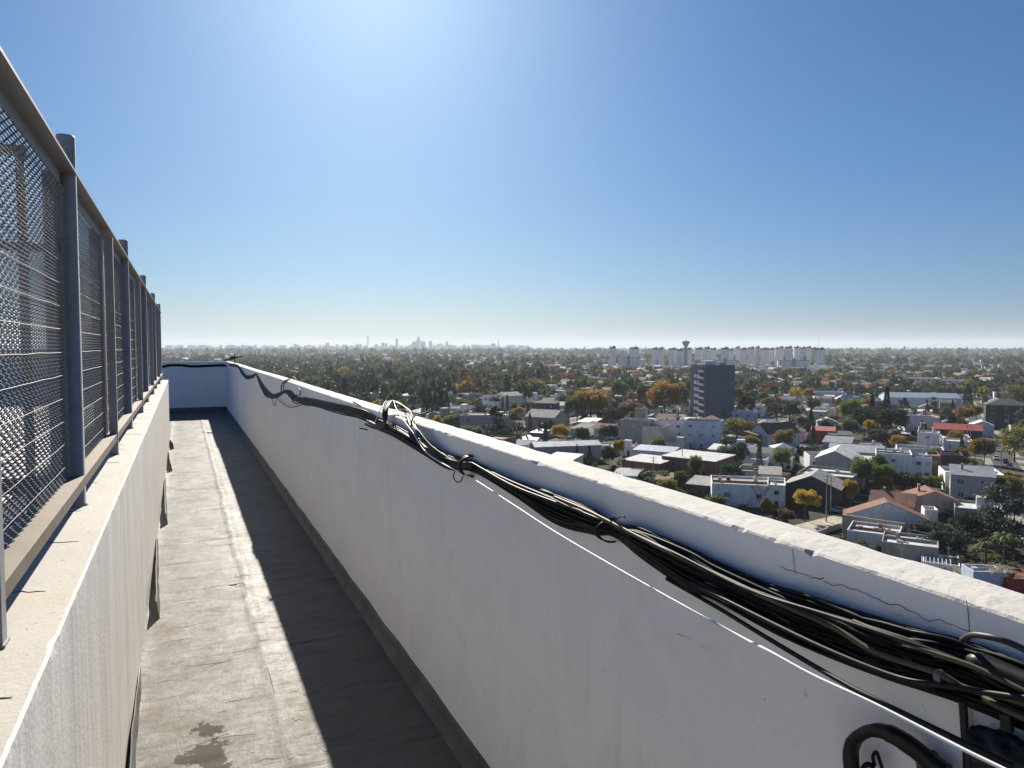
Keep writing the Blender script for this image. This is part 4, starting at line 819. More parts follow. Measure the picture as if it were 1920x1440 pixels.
def palm_mesh(seed, fronds=16, drop=.6, L=1.0):
    r = random.Random(seed); mb = MB()
    for i in range(fronds):
        a = i * 2.4 + r.gauss(0, .1); el = r.uniform(.15, 1.2); pts = []
        for k in range(9):
            t = k / 8; R = L * (t * math.cos(el) + .15 * t); z = L * (t * math.sin(el) - drop * t * t * 1.3); pts.append(Vector((R * math.cos(a), R * math.sin(a), z)))
        sd = Vector((-math.sin(a), math.cos(a), 0))
        for k in range(8):
            p, q = pts[k], pts[k + 1]; w = .17 * L * math.sin(math.pi * (k + .6) / 9)
            for s in (-1, 1):
                o = sd * s * w + Vector((0, 0, -w * .55)); m_ = (q - p) * .62; mb.add([p, p + m_, p + m_ + o * .9 + (q - p) * .4, p + o + (q - p) * .35], [(0, 1, 2, 3)])
    return mb
def mk(mb, name, m): return mb.mesh(name, m)
PB = [mk(crown_broad(s, hz=z), 'crown', LEAF['green']) for s, z in ((1, .85), (2, .8), (3, .95), (4, .75))]
PL_ = [mk(crown_broad(s, 24, 42, .115), 'crown', LEAF['green']) for s in (11, 12, 13, 14)]
PBIG = [mk(crown_broad(s, 60, 120, .046, .8), 'crown', LEAF['green']) for s in (21, 22)]
PCY = [mk(crown_cone(s, 1900, .05, .075, .55, .35), 'crown', LEAF['dark']) for s in (5, 6)]
PCO = [mk(crown_cone(s, 1700, .03, .06, 1.0, .4), 'crown', LEAF['dark']) for s in (7, 8)]
PCE = [mk(crown_cedar(s), 'crown', LEAF['dark']) for s in (9, 10)]
PWE = [mk(crown_broad(s, 46, 70, .05, 1.05), 'crown', LEAF['olive']) for s in (31,)]
PTR = [mk(trunk_mesh(s), 'trunk', M_BARK) for s in (1, 2, 3)]
PBA = [mk(bare_mesh(s), 'branches', M_BARK) for s in (1, 2)]
PPA = [mk(palm_mesh(s), 'crown', LEAF['green']) for s in (1, 2)]
def set_mat(o, m): 
    s = o.material_slots[0]; s.link = 'OBJECT'; s.material = m
def tree(g, w, h, kind='broad', leaf='green', label=None, rz=None, group=None, near=False, gap=None, name='tree', cat='tree', small=False):
    rz = rnd.uniform(0, 6.28) if rz is None else rz
    e = empty(name, g, rz)
    pick = dict(broad=PBIG if near else (PL_ if small else PB), cypress=PCY, conifer=PCO, cedar=PCE, weep=PWE, bush=PB, palm=PPA)
    if kind == 'bare':
        o = link('branches', rnd.choice(PBA), e); o.scale = (w / 1.1, w / 1.1, h / 1.35)
    elif kind == 'palm':
        mb = MB(); hh = h - w * .2; mb.tube([(0, 0, 0), (.1, 0, hh * .5), (.05, .05, hh)], [.26, .2, .17], 8); mb.build('trunk', M_BARK, e)
        o = link('crown', rnd.choice(PPA), e, (.05, .05, hh)); o.scale = (w / 2,) * 3; set_mat(o, LEAF[leaf])
    else:
        gp = gap if gap is not None else {'broad': .10 if near else .16, 'weep': .06, 'cedar': .12, 'conifer': .06, 'cypress': .03, 'bush': 0}[kind]
        ch = h * (1 - gp); o = link('crown', rnd.choice(pick[kind]), e, (0, 0, h * gp + ch / 2)); o.scale = (w / 2, w / 2, ch / 2 / (.9 if kind in ('broad', 'bush', 'weep') else 1)); set_mat(o, LEAF[leaf])
        if kind != 'bush':
            t = link('trunk', rnd.choice(PTR), e); t.scale = (w * .42, w * .42, h * .78)
    if label: tag(e, label, cat, group)
    return e
def T(px, py, w, h, kind, leaf, label, lm=None, **kw):
    g = on_z(px, py); z = depth_of(g); e = tree(g, w * z / F, h * z / F, kind, leaf, label, **kw); BUSY.append((g.x, g.y, w * z / F * .42))
    if lm: LMK.append((lm, px, py - h / 2))
    return e
T(1108, 790, 86, 66, 'broad', 'orange', 'big spreading orange autumn tree, widest in the middle distance', 'the widest orange tree', near=True)
T(1082, 792, 48, 56, 'broad', 'olive', 'olive and yellow tree on the left flank of the widest orange tree', near=True)
T(1246, 786, 66, 78, 'broad', 'orange', 'tall orange-brown autumn tree left of the dark tower block', 'the tall orange-brown tree', near=True)
T(1272, 782, 44, 70, 'broad', 'olive', 'olive tree touching the left side of the dark tower block', near=True)
T(1180, 795, 44, 44, 'broad', 'rust', 'dull red-brown tree between the two big orange trees', near=True)
T(1150, 800, 46, 38, 'broad', 'dark', 'dark green tree below and right of the widest orange tree', near=True)
T(1205, 776, 30, 60, 'broad', 'grey', 'grey-green tree left of the tall orange-brown tree')
T(1160, 760, 40, 50, 'broad', 'green', 'mid green tree behind and right of the widest orange tree')
T(1050, 830, 38, 38, 'broad', 'yellow', 'small yellow tree with orange patches above the long white-roofed shed', 'the small yellow tree', near=True)
T(1062, 802, 15, 48, 'cypress', 'grey', 'slim grey-green cypress above the small yellow tree')
T(1092, 834, 32, 36, 'broad', 'dark', 'dark tree right of the small yellow tree', near=True)
T(1105, 872, 12, 36, 'cypress', 'dark', 'small dark cypress standing before the long white-roofed shed')
T(1142, 876, 30, 44, 'broad', 'dark', 'dark bushy tree at the right end of the long white-roofed shed', near=True)
for i, (px, h) in enumerate(((796, 52), (806, 58), (816, 56), (827, 60), (838, 54))):
    T(px, 790, 17, h, 'cypress', 'dark', ('first', 'second', 'third', 'fourth', 'fifth')[i] + ' from the left in the row of dark cypresses left of centre', 'the dark cypress row' if i == 2 else None, group='row of dark cypresses')
T(930, 826, 68, 84, 'cedar', 'dark', 'large dark cedar hiding the end of the long grey-blue building', 'the large dark cedar', near=True)
T(965, 826, 46, 70, 'cedar', 'dark', 'dark cedar right of the large dark cedar')
T(905, 800, 56, 46, 'broad', 'dark', 'dark round tree in front of the white house in dark trees', near=True)
T(850, 812, 44, 40, 'broad', 'green', 'green tree overhanging the parapet in front of the long grey-blue building', near=True)
T(880, 834, 60, 40, 'broad', 'green', 'broad dark green tree just above the parapet left of centre', near=True)
T(868, 770, 36, 24, 'broad', 'olive', 'flat-topped olive tree right of the dark cypress row')
T(775, 772, 30, 34, 'broad', 'green', 'bright green tree left of the dark cypress row')
T(732, 754, 26, 30, 'broad', 'rust', 'rust-coloured tree above the cable hump')
T(982, 752, 26, 36, 'broad', 'orange', 'pale orange tree left of the widest orange tree')
T(1008, 740, 34, 30, 'broad', 'orange', 'browny orange tree behind the pale orange tree')
T(950, 758, 24, 56, 'conifer', 'dark', 'tall dark conifer behind the large dark cedar')
T(1634, 812, 17, 74, 'cypress', 'dark', 'left and shorter of the two tall dark cypresses', 'the two tall cypresses')
T(1661, 812, 22, 86, 'cypress', 'dark', 'right and taller of the two tall dark cypresses')
T(1620, 818, 54, 62, 'broad', 'dark', 'big dark tree under the shorter tall cypress', 'the big dark tree', near=True)
T(1672, 816, 58, 56, 'broad', 'dark', 'dark tree mass under and right of the taller cypress', near=True)
T(1595, 800, 42, 56, 'broad', 'lime', 'yellow-green tree left of the two tall cypresses', near=True)
T(1592, 822, 34, 40, 'broad', 'green', 'green tree at the left foot of the big dark tree', near=True)
T(1645, 832, 60, 30, 'broad', 'dark', 'low dark foliage in front of the two tall cypresses', near=True)
T(1678, 838, 24, 36, 'palm', 'grey', 'grey arching palm in front of the dark tree mass')
T(1814, 772, 22, 52, 'cypress', 'dark', 'fat dark cypress right of the blue-grey warehouse', 'the fat dark cypress')
T(1808, 796, 40, 36, 'broad', 'orange', 'orange bush-like tree below the fat dark cypress', 'the orange bush', near=True)
T(1830, 790, 30, 34, 'broad', 'orange', 'yellow-orange tree on the right of the orange bush', near=True)
T(1905, 768, 60, 44, 'weep', 'olive', 'weeping yellow-green tree at the right edge, upper of two', 'the upper weeping tree', near=True)
T(1915, 800, 30, 46, 'broad', 'yellow', 'golden tree cut by the right frame edge beside the dark hipped house', near=True)
T(1902, 866, 62, 64, 'weep', 'olive', 'large rounded olive tree by the street at the right edge', 'the large olive street tree', near=True)
T(1845, 870, 40, 54, 'broad', 'olive', 'street tree half orange and half green left of the dark street', 'the half orange street tree', near=True)
T(1828, 868, 26, 48, 'broad', 'orange', 'orange side tree left of the half orange street tree', near=True)
T(1615, 925, 50, 76, 'broad', 'green', 'tall dense green tree left of the white corner block', 'the tall green tree', near=True)
T(1655, 926, 48, 62, 'broad', 'green', 'dense green tree in front of the white corner block', near=True)
T(1698, 928, 60, 46, 'broad', 'dark', 'dark foliage in the shadow of the white corner block', near=True)
T(1592, 944, 34, 50, 'broad', 'yellow', 'yellow tree standing under the tall green tree', near=True)
T(1656, 930, 36, 42, 'broad', 'orange', 'orange-topped small tree above the wide white gable', near=True)
T(1509, 976, 52, 62, 'broad', 'yellow', 'round bright yellow tree on a thin trunk by the pavement', 'the round yellow tree', near=True, gap=.32)
T(1425, 962, 44, 66, 'bare', 'olive', 'leafless tree in front of the narrow white house end')
T(1438, 978, 26, 50, 'broad', 'olive', 'sparse yellowing sapling beside the leafless tree')
T(1275, 915, 34, 36, 'bush', 'lime', 'light green rounded bush in the near yards', 'the light green bush', cat='bush', name='bush', near=False)
T(1232, 904, 70, 24, 'bush', 'green', 'low ivy-green bush mass in front of the brick sheds', cat='bush', name='bush')
T(1265, 936, 40, 24, 'bush', 'green', 'dark green hedge bush right under the light green bush', cat='bush', name='bush')
T(1362, 866, 56, 60, 'cedar', 'dark', 'dark spreading tree below the dark tower block', 'the dark spreading tree', near=True)
T(1388, 872, 36, 46, 'broad', 'dark', 'dark tree on the right flank of the dark spreading tree', near=True)
T(1382, 826, 72, 46, 'broad', 'olive', 'broad olive-yellow tree below the foot of the dark tower block', 'the broad olive tree', near=True)
T(1398, 790, 36, 54, 'broad', 'dark', 'dark green tree right of the dark tower block')
T(1384, 764, 30, 40, 'broad', 'olive', 'yellowish tree touching the right side of the dark tower block')
T(1437, 742, 24, 24, 'broad', 'red', 'small bright red tree near the white apartment towers', 'the bright red tree')
T(1440, 778, 34, 36, 'broad', 'olive', 'yellow-olive tree below the bright red tree')
T(1455, 796, 42, 46, 'broad', 'grey', 'grey leafless-looking tree behind the brown-roofed white house')
T(1480, 800, 44, 54, 'broad', 'grey', 'silver-grey crowned tree right of the leafless-looking grey one')
T(1524, 782, 30, 40, 'broad', 'olive', 'rounded yellow-olive tree right of the silver-grey tree')
T(1516, 752, 26, 26, 'broad', 'orange', 'orange-green tree behind the rounded yellow-olive tree')
T(1478, 862, 34, 26, 'palm', 'green', 'short green palm beside the salmon-edged shed')
T(1445, 922, 40, 20, 'bush', 'olive', 'mossy yellow bush in front of the cream yard house', cat='bush', name='bush')
T(1740, 922, 44, 34, 'bush', 'lime', 'sunlit lime green hedge left of the white three-tank house', 'the lime hedge', cat='bush', name='bush')
T(1768, 918, 44, 30, 'bush', 'lime', 'second lime hedge bush touching the white three-tank house', cat='bush', name='bush')
T(1812, 892, 22, 24, 'broad', 'orange', 'small orange tree behind the white three-tank house')
T(1838, 898, 24, 26, 'palm', 'grey', 'dusty grey palm behind the white three-tank house')
T(1895, 900, 38, 18, 'bush', 'yellow', 'bright yellow bush beside the parked cars at the right edge', cat='bush', name='bush')
T(1890, 942, 60, 56, 'broad', 'olive', 'olive bare-twigged tree at the right edge under the yellow bush', near=True)
T(1862, 1030, 100, 120, 'cedar', 'grey', 'large grey-green cedar filling the right side over the yard', 'the large grey-green cedar', near=True)
T(1900, 1046, 80, 110, 'cedar', 'dark', 'dark cedar at the right edge behind the palms', near=True)
T(1820, 1020, 60, 64, 'broad', 'dark', 'dark tree left of the large grey-green cedar', near=True)
T(1612, 1052, 52, 42, 'bush', 'green', 'round green bush rising just over the parapet', 'the round green bush', cat='bush', name='bush')
T(1846, 1085, 44, 76, 'palm', 'green', 'left and thinner of two palms in the dark yard')
T(1882, 1105, 56, 112, 'palm', 'green', 'right and taller of two palms in the dark yard')
T(1798, 1080, 34, 40, 'broad', 'grey', 'small dusty tree beside the pale grey yard wall')
T(1828, 1090, 26, 32, 'broad', 'green', 'small green tree at the left end of the light blue building')
T(1775, 1050, 74, 66, 'broad', 'dark', 'dark leafy tree left of the palms, behind the pale grey yard wall', near=True)
T(1742, 1018, 60, 44, 'broad', 'dark', 'low dark tree right of the slim white stair block', near=True)
T(1660, 1000, 40, 26, 'bush', 'green', 'ivy-like bush against the tall stained grey wall', cat='bush', name='bush')
T(1345, 955, 40, 30, 'bush', 'green', 'green bush left of the low white house by the parapet', cat='bush', name='bush')
T(1470, 985, 44, 34, 'broad', 'rust', 'brown twiggy tree at the parapet left of the sunny pavement', near=True)
# dead-leaved skirted palm
e = empty('skirted_palm', on_z(1880, 1120)); tag(e, 'short palm with a pale trunk and a skirt of yellow dead leaves', 'palm')
mb = MB(); mb.tube([(0, 0, 0), (0, 0, 2), (0, 0, 4.2)], [.3, .28, .3], 8); mb.build('trunk', M_BARKP, e)
mb = palm_mesh(5, 22, 1.0, 2.2); mb.v = [(p[0] * .7, p[1] * .7, 4.3 + p[2] * .75) for p in mb.v]; mb.build('skirt', LEAF['yellow'], e)
mb = palm_mesh(6, 10, .45, 3.2); mb.v = [(p[0], p[1], 4.5 + p[2] * .35) for p in mb.v]; mb.build('crown', leaf_mat('leaf_pale', (.40, .36, .27), (.30, .27, .2)), e)
# ================================================================== DARK TOWER BLOCK, WHITE TOWERS, SKYLINE
LMK.append(('the dark tower block', 1330, 740))
g = on_z(1321, 800); z = depth_of(g); w, d, h = 53 * z / F / .9, 30 * z / F / .44, 113 * z / F
e = empty('tower_block', g, -YAW + R_(9)); tag(e, 'dark grey tower block with white balcony stacks on its narrow left face', 'building')
mb = MB(); mb.box((w / 2, d / 2, h / 2), (w, d, h)); mb.box((w / 2, d / 2, h + .4), (w - .5, d - .5, .8)); mb.box((w * .10, -.02, h / 2), (.12, .3, h)); mb.build('wall', W['charcoal'], e)
mb = MB(); mb.box((w * .3, d * .4, h + 1.7), (w * .35, d * .3, 2.0)); mb.build('roof_room', W['white'], e); mb = MB(); mb.box((w * .72, d * .35, h + 1.4), (w * .22, d * .25, 1.2)); mb.build('roof_plant', W['grey'], e)
bw = MB(); bw.box((-.5, 0, 0), (1.0, d * .30, .12)); bw.box((-1.0, 0, .5), (.06, d * .30, .95), 1); bm_ = bw.mesh('balcony', [W['white'], W['bone']])
bd = MB(); bd.box((-.02, 0, 0), (.12, d * .26, 2.0)); dm_ = bd.mesh('balcony_door', M_GLASS)
ws = MB(); ws.box((-.03, 0, 0), (.1, 2.3, 1.5), 0); ws.box((-.02, 0, -.86), (.16, 2.6, .18), 1); wm_ = ws.mesh('window', [W['bone'], W['white']])
nf = 9
for f in range(nf):
    zz = (f + .5) * h / nf
    link('balcony', bm_, e, (0, d * .20, zz - 1.2)); link('balcony_door', dm_, e, (0, d * .20, zz - .1))
    if f < nf - 1:
        for y in (.50, .68): link('window', wm_, e, (0, d * y, zz))
BUSY.append((g.x + 6, g.y + 10, 15))
RT = simple('red_brown_roof', (.20, .085, .07), .85, .2, .1); TW = tower_mat('tower_white', (.78, .78, .79)); TY = tower_mat('tower_buff', (.66, .58, .42)); WS = simple('window_strip', (.20, .22, .25), .4, .3, .3, .4)
towers = [(1143, 1155, 658, 686), (1184, 1196, 659, 684), (1223, 1233, 660, 690), (1234, 1244, 660, 690), (1254, 1269, 661, 688), (1270, 1280, 663, 688), (1281, 1297, 661, 688), (1304, 1318, 660, 691), (1321, 1331, 659, 688), (1332, 1344, 661, 689), (1353, 1366, 660, 690), (1366, 1375, 662, 690), (1379, 1388, 658, 690), (1389, 1399, 661, 690), (1402, 1415, 659, 692), (1416, 1425, 658, 693), (1426, 1441, 661, 696), (1441, 1452, 661, 692), (1453, 1460, 660, 690), (1461, 1469, 658, 691), (1472, 1486, 658, 691), (1488, 1499, 658, 691), (1500, 1511, 659, 691), (1512, 1521, 658, 692), (1520, 1531, 660, 693), (1530, 1546, 661, 694)]
ORD = ['first', 'second', 'third', 'fourth', 'fifth', 'sixth', 'seventh', 'eighth', 'ninth', 'tenth', 'eleventh', 'twelfth', 'thirteenth', 'fourteenth', 'fifteenth', 'sixteenth', 'seventeenth', 'eighteenth', 'nineteenth', 'twentieth']
for i, (a, b, t, base) in enumerate(towers):
    zf = 1420 + (i * 137 % 5) * 40; c = at_depth((a + b) / 2, 651, zf); w = (b - a) * zf / F; h = 40 - (t - 5 - 651) * zf / F; d = 13 + (i * 7 % 4) * 3
    e = empty('apartment_tower', (c.x, c.y, 0), -YAW - R_(18 + (i * 53 % 3) * 6)); n_ = i + 1
    q = ORD[i] + ' from the left' if i < 13 else ORD[len(towers) - 1 - i] + ' from the right'
    tag(e, f'white apartment tower with a red-brown top, {q} in the distant row', 'tower', 'white apartment towers in the distance')
    mb = MB(); mb.box((0, 0, h / 2), (w * .84, d, h)); mb.build('wall', TY if i == 24 else TW, e)
    mb = MB(); mb.box((0, 0, h + 1.6), (w * .84, d * .8, 3.4)); mb.box((w * .2, 0, h + 4.0), (w * .3, d * .3, 2.0)); mb.build('roof_room', RT, e)
for i, (a, b, t, base, q) in enumerate(((1160, 1198, 670, 688, 'leftmost of the three'), (1335, 1382, 675, 692, 'middle one of the three'), (1460, 1515, 676, 694, 'rightmost of the three'))):
    zf = 1330; c = at_depth((a + b) / 2, 651, zf); w = (b - a) * zf / F; h = 40 - (t - 651) * zf / F
    e = empty('slab_block', (c.x, c.y, 0), -YAW - R_(12)); tag(e, f'low white slab block with stair core, {q} before the white towers', 'building', 'slab blocks before the white towers')
    mb = MB(); mb.box((0, 0, h / 2), (w, 12, h)); mb.build('wall', TW, e); mb = MB(); mb.box((0, -1, h / 2 + 2), (w * .14, 11, h + 4)); mb.build('stair_core', WS, e); mb = MB(); mb.box((0, 0, h + .5), (w + 1, 13, 1)); mb.build('roof', RF['dark'], e)
LMK.append(('the white tower row', 1400, 672))
c = at_depth(1286, 651, 1380); hh = 40 + 11 * 1380 / F
e = empty('water_tower', (c.x, c.y, 0)); tag(e, 'flared concrete water tower rising above the white apartment towers', 'water tower')
mb = MB(); mb.lathe([(3.4, 0), (2.6, hh * .4), (2.4, hh * .74), (2.9, hh * .8)], n=16); mb.build('stem', M_POLE, e)
mb = MB(); mb.lathe([(2.6, hh * .78), (4.5, hh * .86), (7.2, hh * .945), (7.4, hh * .985), (6.6, hh), (2.5, hh * 1.005), (2.2, hh * 1.03), (0, hh * 1.03)], n=24); mb.build('bowl', M_POLE, e)
def mast(px, top, zf, r, label, arms=0, name='radio_mast', m=None, cat='mast'):
    c = at_depth(px, 651, zf); h = 40 + (651 - top) * zf / F; mb = MB(); mb.tube([(0, 0, 0), (0, 0, h * .6), (0, 0, h)], [r, r * .8, r * .5], 6)
    for k in range(arms): mb.box((0, 0, h * (.55 + .14 * k)), (r * 9, r * 3, r * 2), 0, -YAW)
    tag(mb.build(name, m or M_POLE, None, (c.x, c.y, 0)), label, cat)
mast(690, 625, 4200, 1.6, 'tall mast with cross arms left of the city skyline cluster', 3); mast(1535, 627, 2300, .5, 'faint thin mast right of the white apartment towers')
mast(935, 637, 6500, 5, 'slim factory chimney right of the skyline masts', 0, 'factory_chimney', None, 'chimney'); mast(664, 608, 5200, .5, 'very thin tall mast on the left skyline')
for px, t in ((868, 644), (872, 641), (881, 646), (890, 645), (897, 643)): mast(px, t, 7000, 2.4, {868: 'first', 872: 'second and tallest', 881: 'third', 890: 'fourth', 897: 'fifth'}[px] + ' of the skyline masts left of the factory chimney')
mast(562, 658, 1900, 1.9, 'dark stub tower among the far trees left of centre', 0, 'stub_tower', RF['dark'], 'tower')
mast(1872, 662, 900, .35, 'thin mast in the far right fields'); mast(1605, 668, 800, .4, 'pale thin mast beyond the square-windowed house')
SKY = simple('skyline_concrete', (.20, .22, .26), .8, .2, .01, .2)
def sky_tower(px, w, top, label, zf=8800, steps_=1, name='skyscraper'):
    c = at_depth(px, 651, zf); k = zf / F; h = 40 + (651 - top) * k; mb = MB(); W_ = w * k
    mb.box((0, 0, h * .5), (W_, W_ * .8, h), 0, -YAW)
    if steps_ > 1: mb.box((0, 0, h * .5 + h * .06), (W_ * .6, W_ * .5, h * 1.12), 0, -YAW)
    if steps_ > 2: mb.box((0, 0, h * .62), (W_ * .16, W_ * .16, h * 1.24), 0, -YAW)
    mb.box((W_ * .2, 0, h + 3), (W_ * .4, W_ * .4, 6), 0, -YAW); tag(mb.build(name, SKY, None, (c.x, c.y, 0)), label, 'skyscraper', 'hazy skyscrapers on the horizon')
for px, w, t, l, s in ((785, 5, 634, 'tallest spired tower of the central skyline cluster', 3), (776, 5, 641, 'tower just left of the tallest skyline spire', 1), (781, 4, 640, 'slim tower touching the left of the tallest skyline spire', 2), (791, 5, 640, 'tower touching the right of the tallest skyline spire', 1), (796, 4, 642, 'right shoulder tower of the central skyline cluster', 2),
        (772, 3, 645, 'small tower at the left end of the central skyline cluster', 1), (744, 4, 635, 'lone tall tower left of the central skyline cluster', 1), (807, 6, 641, 'broad tower right of the central skyline cluster', 2), (822, 5, 645, 'left one of the paired skyline towers', 1), (827, 3, 644, 'right one of the paired skyline towers', 1), (838, 5, 642, 'stepped dark tower right of the paired skyline towers', 2),
        (718, 5, 643, 'tower on the crest of the left skyline ridge', 1), (724, 4, 644, 'narrow tower on the right side of the left skyline ridge', 1), (705, 6, 646, 'wide block on the left skyline ridge', 1), (676, 4, 645, 'tower just left of the tall armed mast', 1), (668, 3, 645, 'slim tower second left of the tall armed mast', 1), (632, 4, 646, 'tower midway along the left skyline', 1), (614, 6, 644, 'blocky tower left of the midway skyline tower', 2),
        (600, 4, 647, 'small tower at the left start of the clear skyline', 1), (925, 9, 645, 'wide hazy block left of the factory chimney', 2), (951, 4, 648, 'small tower right of the factory chimney', 1), (454, 4, 647, 'hazy tower over the far end of the parapet', 1), (479, 4, 647, 'hazy tower right of the one over the parapet end', 1), (553, 4, 646, 'hazy tower midway between parapet end and skyline', 2), (580, 4, 647, 'hazy tower before the clear skyline begins', 1), (495, 5, 648, 'low hazy block second right of the parapet end', 1)):
    sky_tower(px, w, t, l, steps_=s)
# ================================================================== CARS
CARP = {k: simple('car_' + k, c, .3, .05, 1, .5) for k, c in dict(silver=(.42, .43, .45), white=(.62, .62, .62), dark=(.03, .032, .036), red=(.22, .03, .025), blue=(.05, .08, .16)).items()}
M_TYRE = simple('tyre', (.02, .02, .02), .85, .2, 4); M_LAMP = simple('lamp_glass', (.5, .5, .48), .2, .1, 2, .5)
def car_parts():
    b = MB(); P_ = [(-2.05, .32), (-2.1, .62), (-2.0, .82), (-1.0, .92), (1.75, .95), (2.0, .88), (2.08, .55), (2.0, .32)]; n = len(P_)
    vs = [(x, s * (.84 if z < .7 else .80), z) for s in (-1, 1) for x, z in P_]; b.add(vs, [tuple(range(n)), tuple(range(2 * n - 1, n - 1, -1))] + [(i, n + i, n + (i + 1) % n, (i + 1) % n) for i in range(n)])
    Q = [(-1.05, .9), (-.35, 1.42), (.95, 1.46), (1.7, .93)]; b.add([(x, s * (.74 if z < 1 else .6), z + .0) for s in (-1, 1) for x, z in Q], [(1, 5, 6, 2)])
    b.box((.3, 0, 1.445), (1.25, 1.16, .05)); body = b.v, b.f
    gmb = MB(); gmb.add([(x, s * (.75 if z < 1 else .61), z) for s in (-1, 1) for x, z in Q], [(0, 1, 2, 3), (7, 6, 5, 4), (0, 4, 5, 1), (3, 2, 6, 7)]); wh = MB()
    wh.tube([(0, -.1, 0), (0, .1, 0)], .32, 14); wh.tube([(0, -.105, 0), (0, .105, 0)], .18, 10, 1); lm = MB(); lm.box((0, 0, 0), (.06, .34, .14))
    return b, gmb.mesh('windscreen', M_GLASS), wh.mesh('wheel', [M_TYRE, M_FRAME]), lm.mesh('headlight', M_LAMP)
_cb, _cg, _cw, _cl = car_parts(); CBM = {k: _cb.mesh('body', m) for k, m in CARP.items()}
def car(px, py, colr, rz, label):
    g = on_z(px, py); e = empty('parked_car', (g.x, g.y, .02), rz); tag(e, label, 'car', 'cars parked along the streets'); link('body', CBM[colr], e); link('windscreen', _cg, e)
    for x in (-1.3, 1.3):
        for s in (-.74, .74): link('wheel', _cw, e, (x, s, .32))
    for s in (-.55, .55): link('headlight', _cl, e, (-2.07, s, .66))
    BUSY.append((g.x, g.y, 2.5)); return e
car(1573, 962, 'silver', GRID + R_(150), 'silver car parked by the sunny pavement near the round yellow tree')
for px, py, c, l in ((1893, 878, 'white', 'white car parked at the right edge above the yellow bush'), (1885, 868, 'dark', 'dark car parked behind the white one at the right edge'), (1868, 862, 'silver', 'silver car in the dark street beside the olive street tree'), (1873, 846, 'white', 'white car further up the dark street'), (1866, 836, 'blue', 'blue car highest up the dark street'), (1524, 846, 'blue', 'blue car in front of the bright red shed'), (1150, 898, 'dark', 'dark car tucked beside the brick shed yard')):
    car(px, py, c, GRID + R_(90), l)
# ================================================================== THE REST OF THE SUBURB
def clear(x, y, r):
    return all((x - a) ** 2 + (y - b) ** 2 > (r * .8 + c) ** 2 for a, b, c in BUSY)
def seen(p, h):
    v = Vector(p) - CAM; z = v.dot(FWD)
    if z < 100: return None
    px, py, _ = project(p); top = project(Vector(p) + Vector((0, 0, h)))[1]
    if px < 425 or px > 2010: return None
    if top > 651 + .289 * (px - 342) - 1: return None
    return px, py, z
BUSY += [(on_z(1500, 990).x, on_z(1500, 990).y, 11), (on_z(1550, 985).x, on_z(1550, 985).y, 10), (on_z(1700, 1050).x, on_z(1700, 1050).y, 9), (on_z(1780, 1070).x, on_z(1780, 1070).y, 9), (on_z(1850, 1080).x, on_z(1850, 1080).y, 8)]
r2 = random.Random(77); hs, ts = [], []
for bi in range(-9, 4):
    for bj in range(-2, 8):
        for row in (0, 1):
            for i in range(8):
                w = r2.uniform(7.2, 10.0); d = r2.uniform(7.5, 14); u = bi * BL_U + 8.5 + (i + .5) * 9.9; vv = bj * BL_V + (9 if row == 0 else BL_V - 9 - d)
                h = r2.choice([3.2, 3.5, 3.8, 4.2, 6.2, 6.8]); p = ORG + gdir((u, vv, 0)); cx = ORG + gdir((u, vv + d / 2, 0)); s = seen(cx, h + 1)
                if s and r2.random() < .86 and clear(cx.x, cx.y, max(w, d) / 2): hs.append((s[2], p, w, d, h, s, cx))
                q = ORG + gdir((u + r2.uniform(-3, 3), bj * BL_V + (9 + d + 10 if row == 0 else BL_V - 9 - d - 10), 0)); s = seen(q, 6)
                if s and r2.random() < .9 and clear(q.x, q.y, 2.5): ts.append((s[2], q, s, 'yard'))
                q = ORG + gdir((u + r2.uniform(-4, 4), bj * BL_V + (9 + d + 19 if row == 0 else BL_V - 9 - d - 17), 0)); s = seen(q, 6)
                if s and r2.random() < .6 and clear(q.x, q.y, 2.5): ts.append((s[2], q, s, 'yard'))
                if r2.random() < .85:
                    d2 = r2.uniform(5, 8); q = ORG + gdir((u + r2.uniform(-2, 2), bj * BL_V + (9 + d + 17 if row == 0 else BL_V - 9 - d - 24), 0)); s = seen(q, 3)
                    if s and clear(q.x, q.y, 4): hs.append((s[2], q, r2.uniform(5, 8.5), d2, r2.choice([2.6, 2.9, 3.1]), s, q))
                q = ORG + gdir((u + r2.uniform(-2, 2), bj * BL_V + (4.9 if row == 0 else BL_V - 4.9), 0)); s = seen(q, 6)
                if s and r2.random() < .42 and clear(q.x, q.y, 2.5): ts.append((s[2], q, s, 'street'))
HIDH, HIDT = [], []      # the blocks the parapet hides from here, so that a step aside still meets a town
r6 = random.Random(5)
for bi in range(-9, 6):
    for bj in range(-6, 8):
        for row in (0, 1):
            for i in range(8):
                w, d = r6.uniform(7.2, 10), r6.uniform(8, 14); u = bi * BL_U + 8.5 + (i + .5) * 9.9; c = ORG + gdir((u, bj * BL_V + (9 + d / 2 if row == 0 else BL_V - 9 - d / 2), 0)); q = ORG + gdir((u + r6.uniform(-3, 3), bj * BL_V + (9 + d + 10 if row == 0 else BL_V - 9 - d - 10), 0)); q2 = ORG + gdir((u + r6.uniform(-4, 4), bj * BL_V + (9 + d + 20 if row == 0 else BL_V - 9 - d - 18), 0))
                z = (c - CAM).dot(FWD)
                if z < -60 or c.length > 950 or (-14 < c.x < 10 and -20 < c.y < 34): continue
                if not seen(c, 9) and r6.random() < .88 and clear(c.x, c.y, 5): HIDH.append((c.x, c.y, w, d, r6.choice([3.2, 3.6, 4, 6.4])))
                for p in (q, q2):
                    if not seen(p, 11) and r6.random() < .7 and clear(p.x, p.y, 3) and not (-14 < p.x < 10 and -20 < p.y < 34): HIDT.append((p.x, p.y, 0))
hs.sort(key=lambda t: t[0]); ts.sort(key=lambda t: t[0])
NH, NT = 215, 195
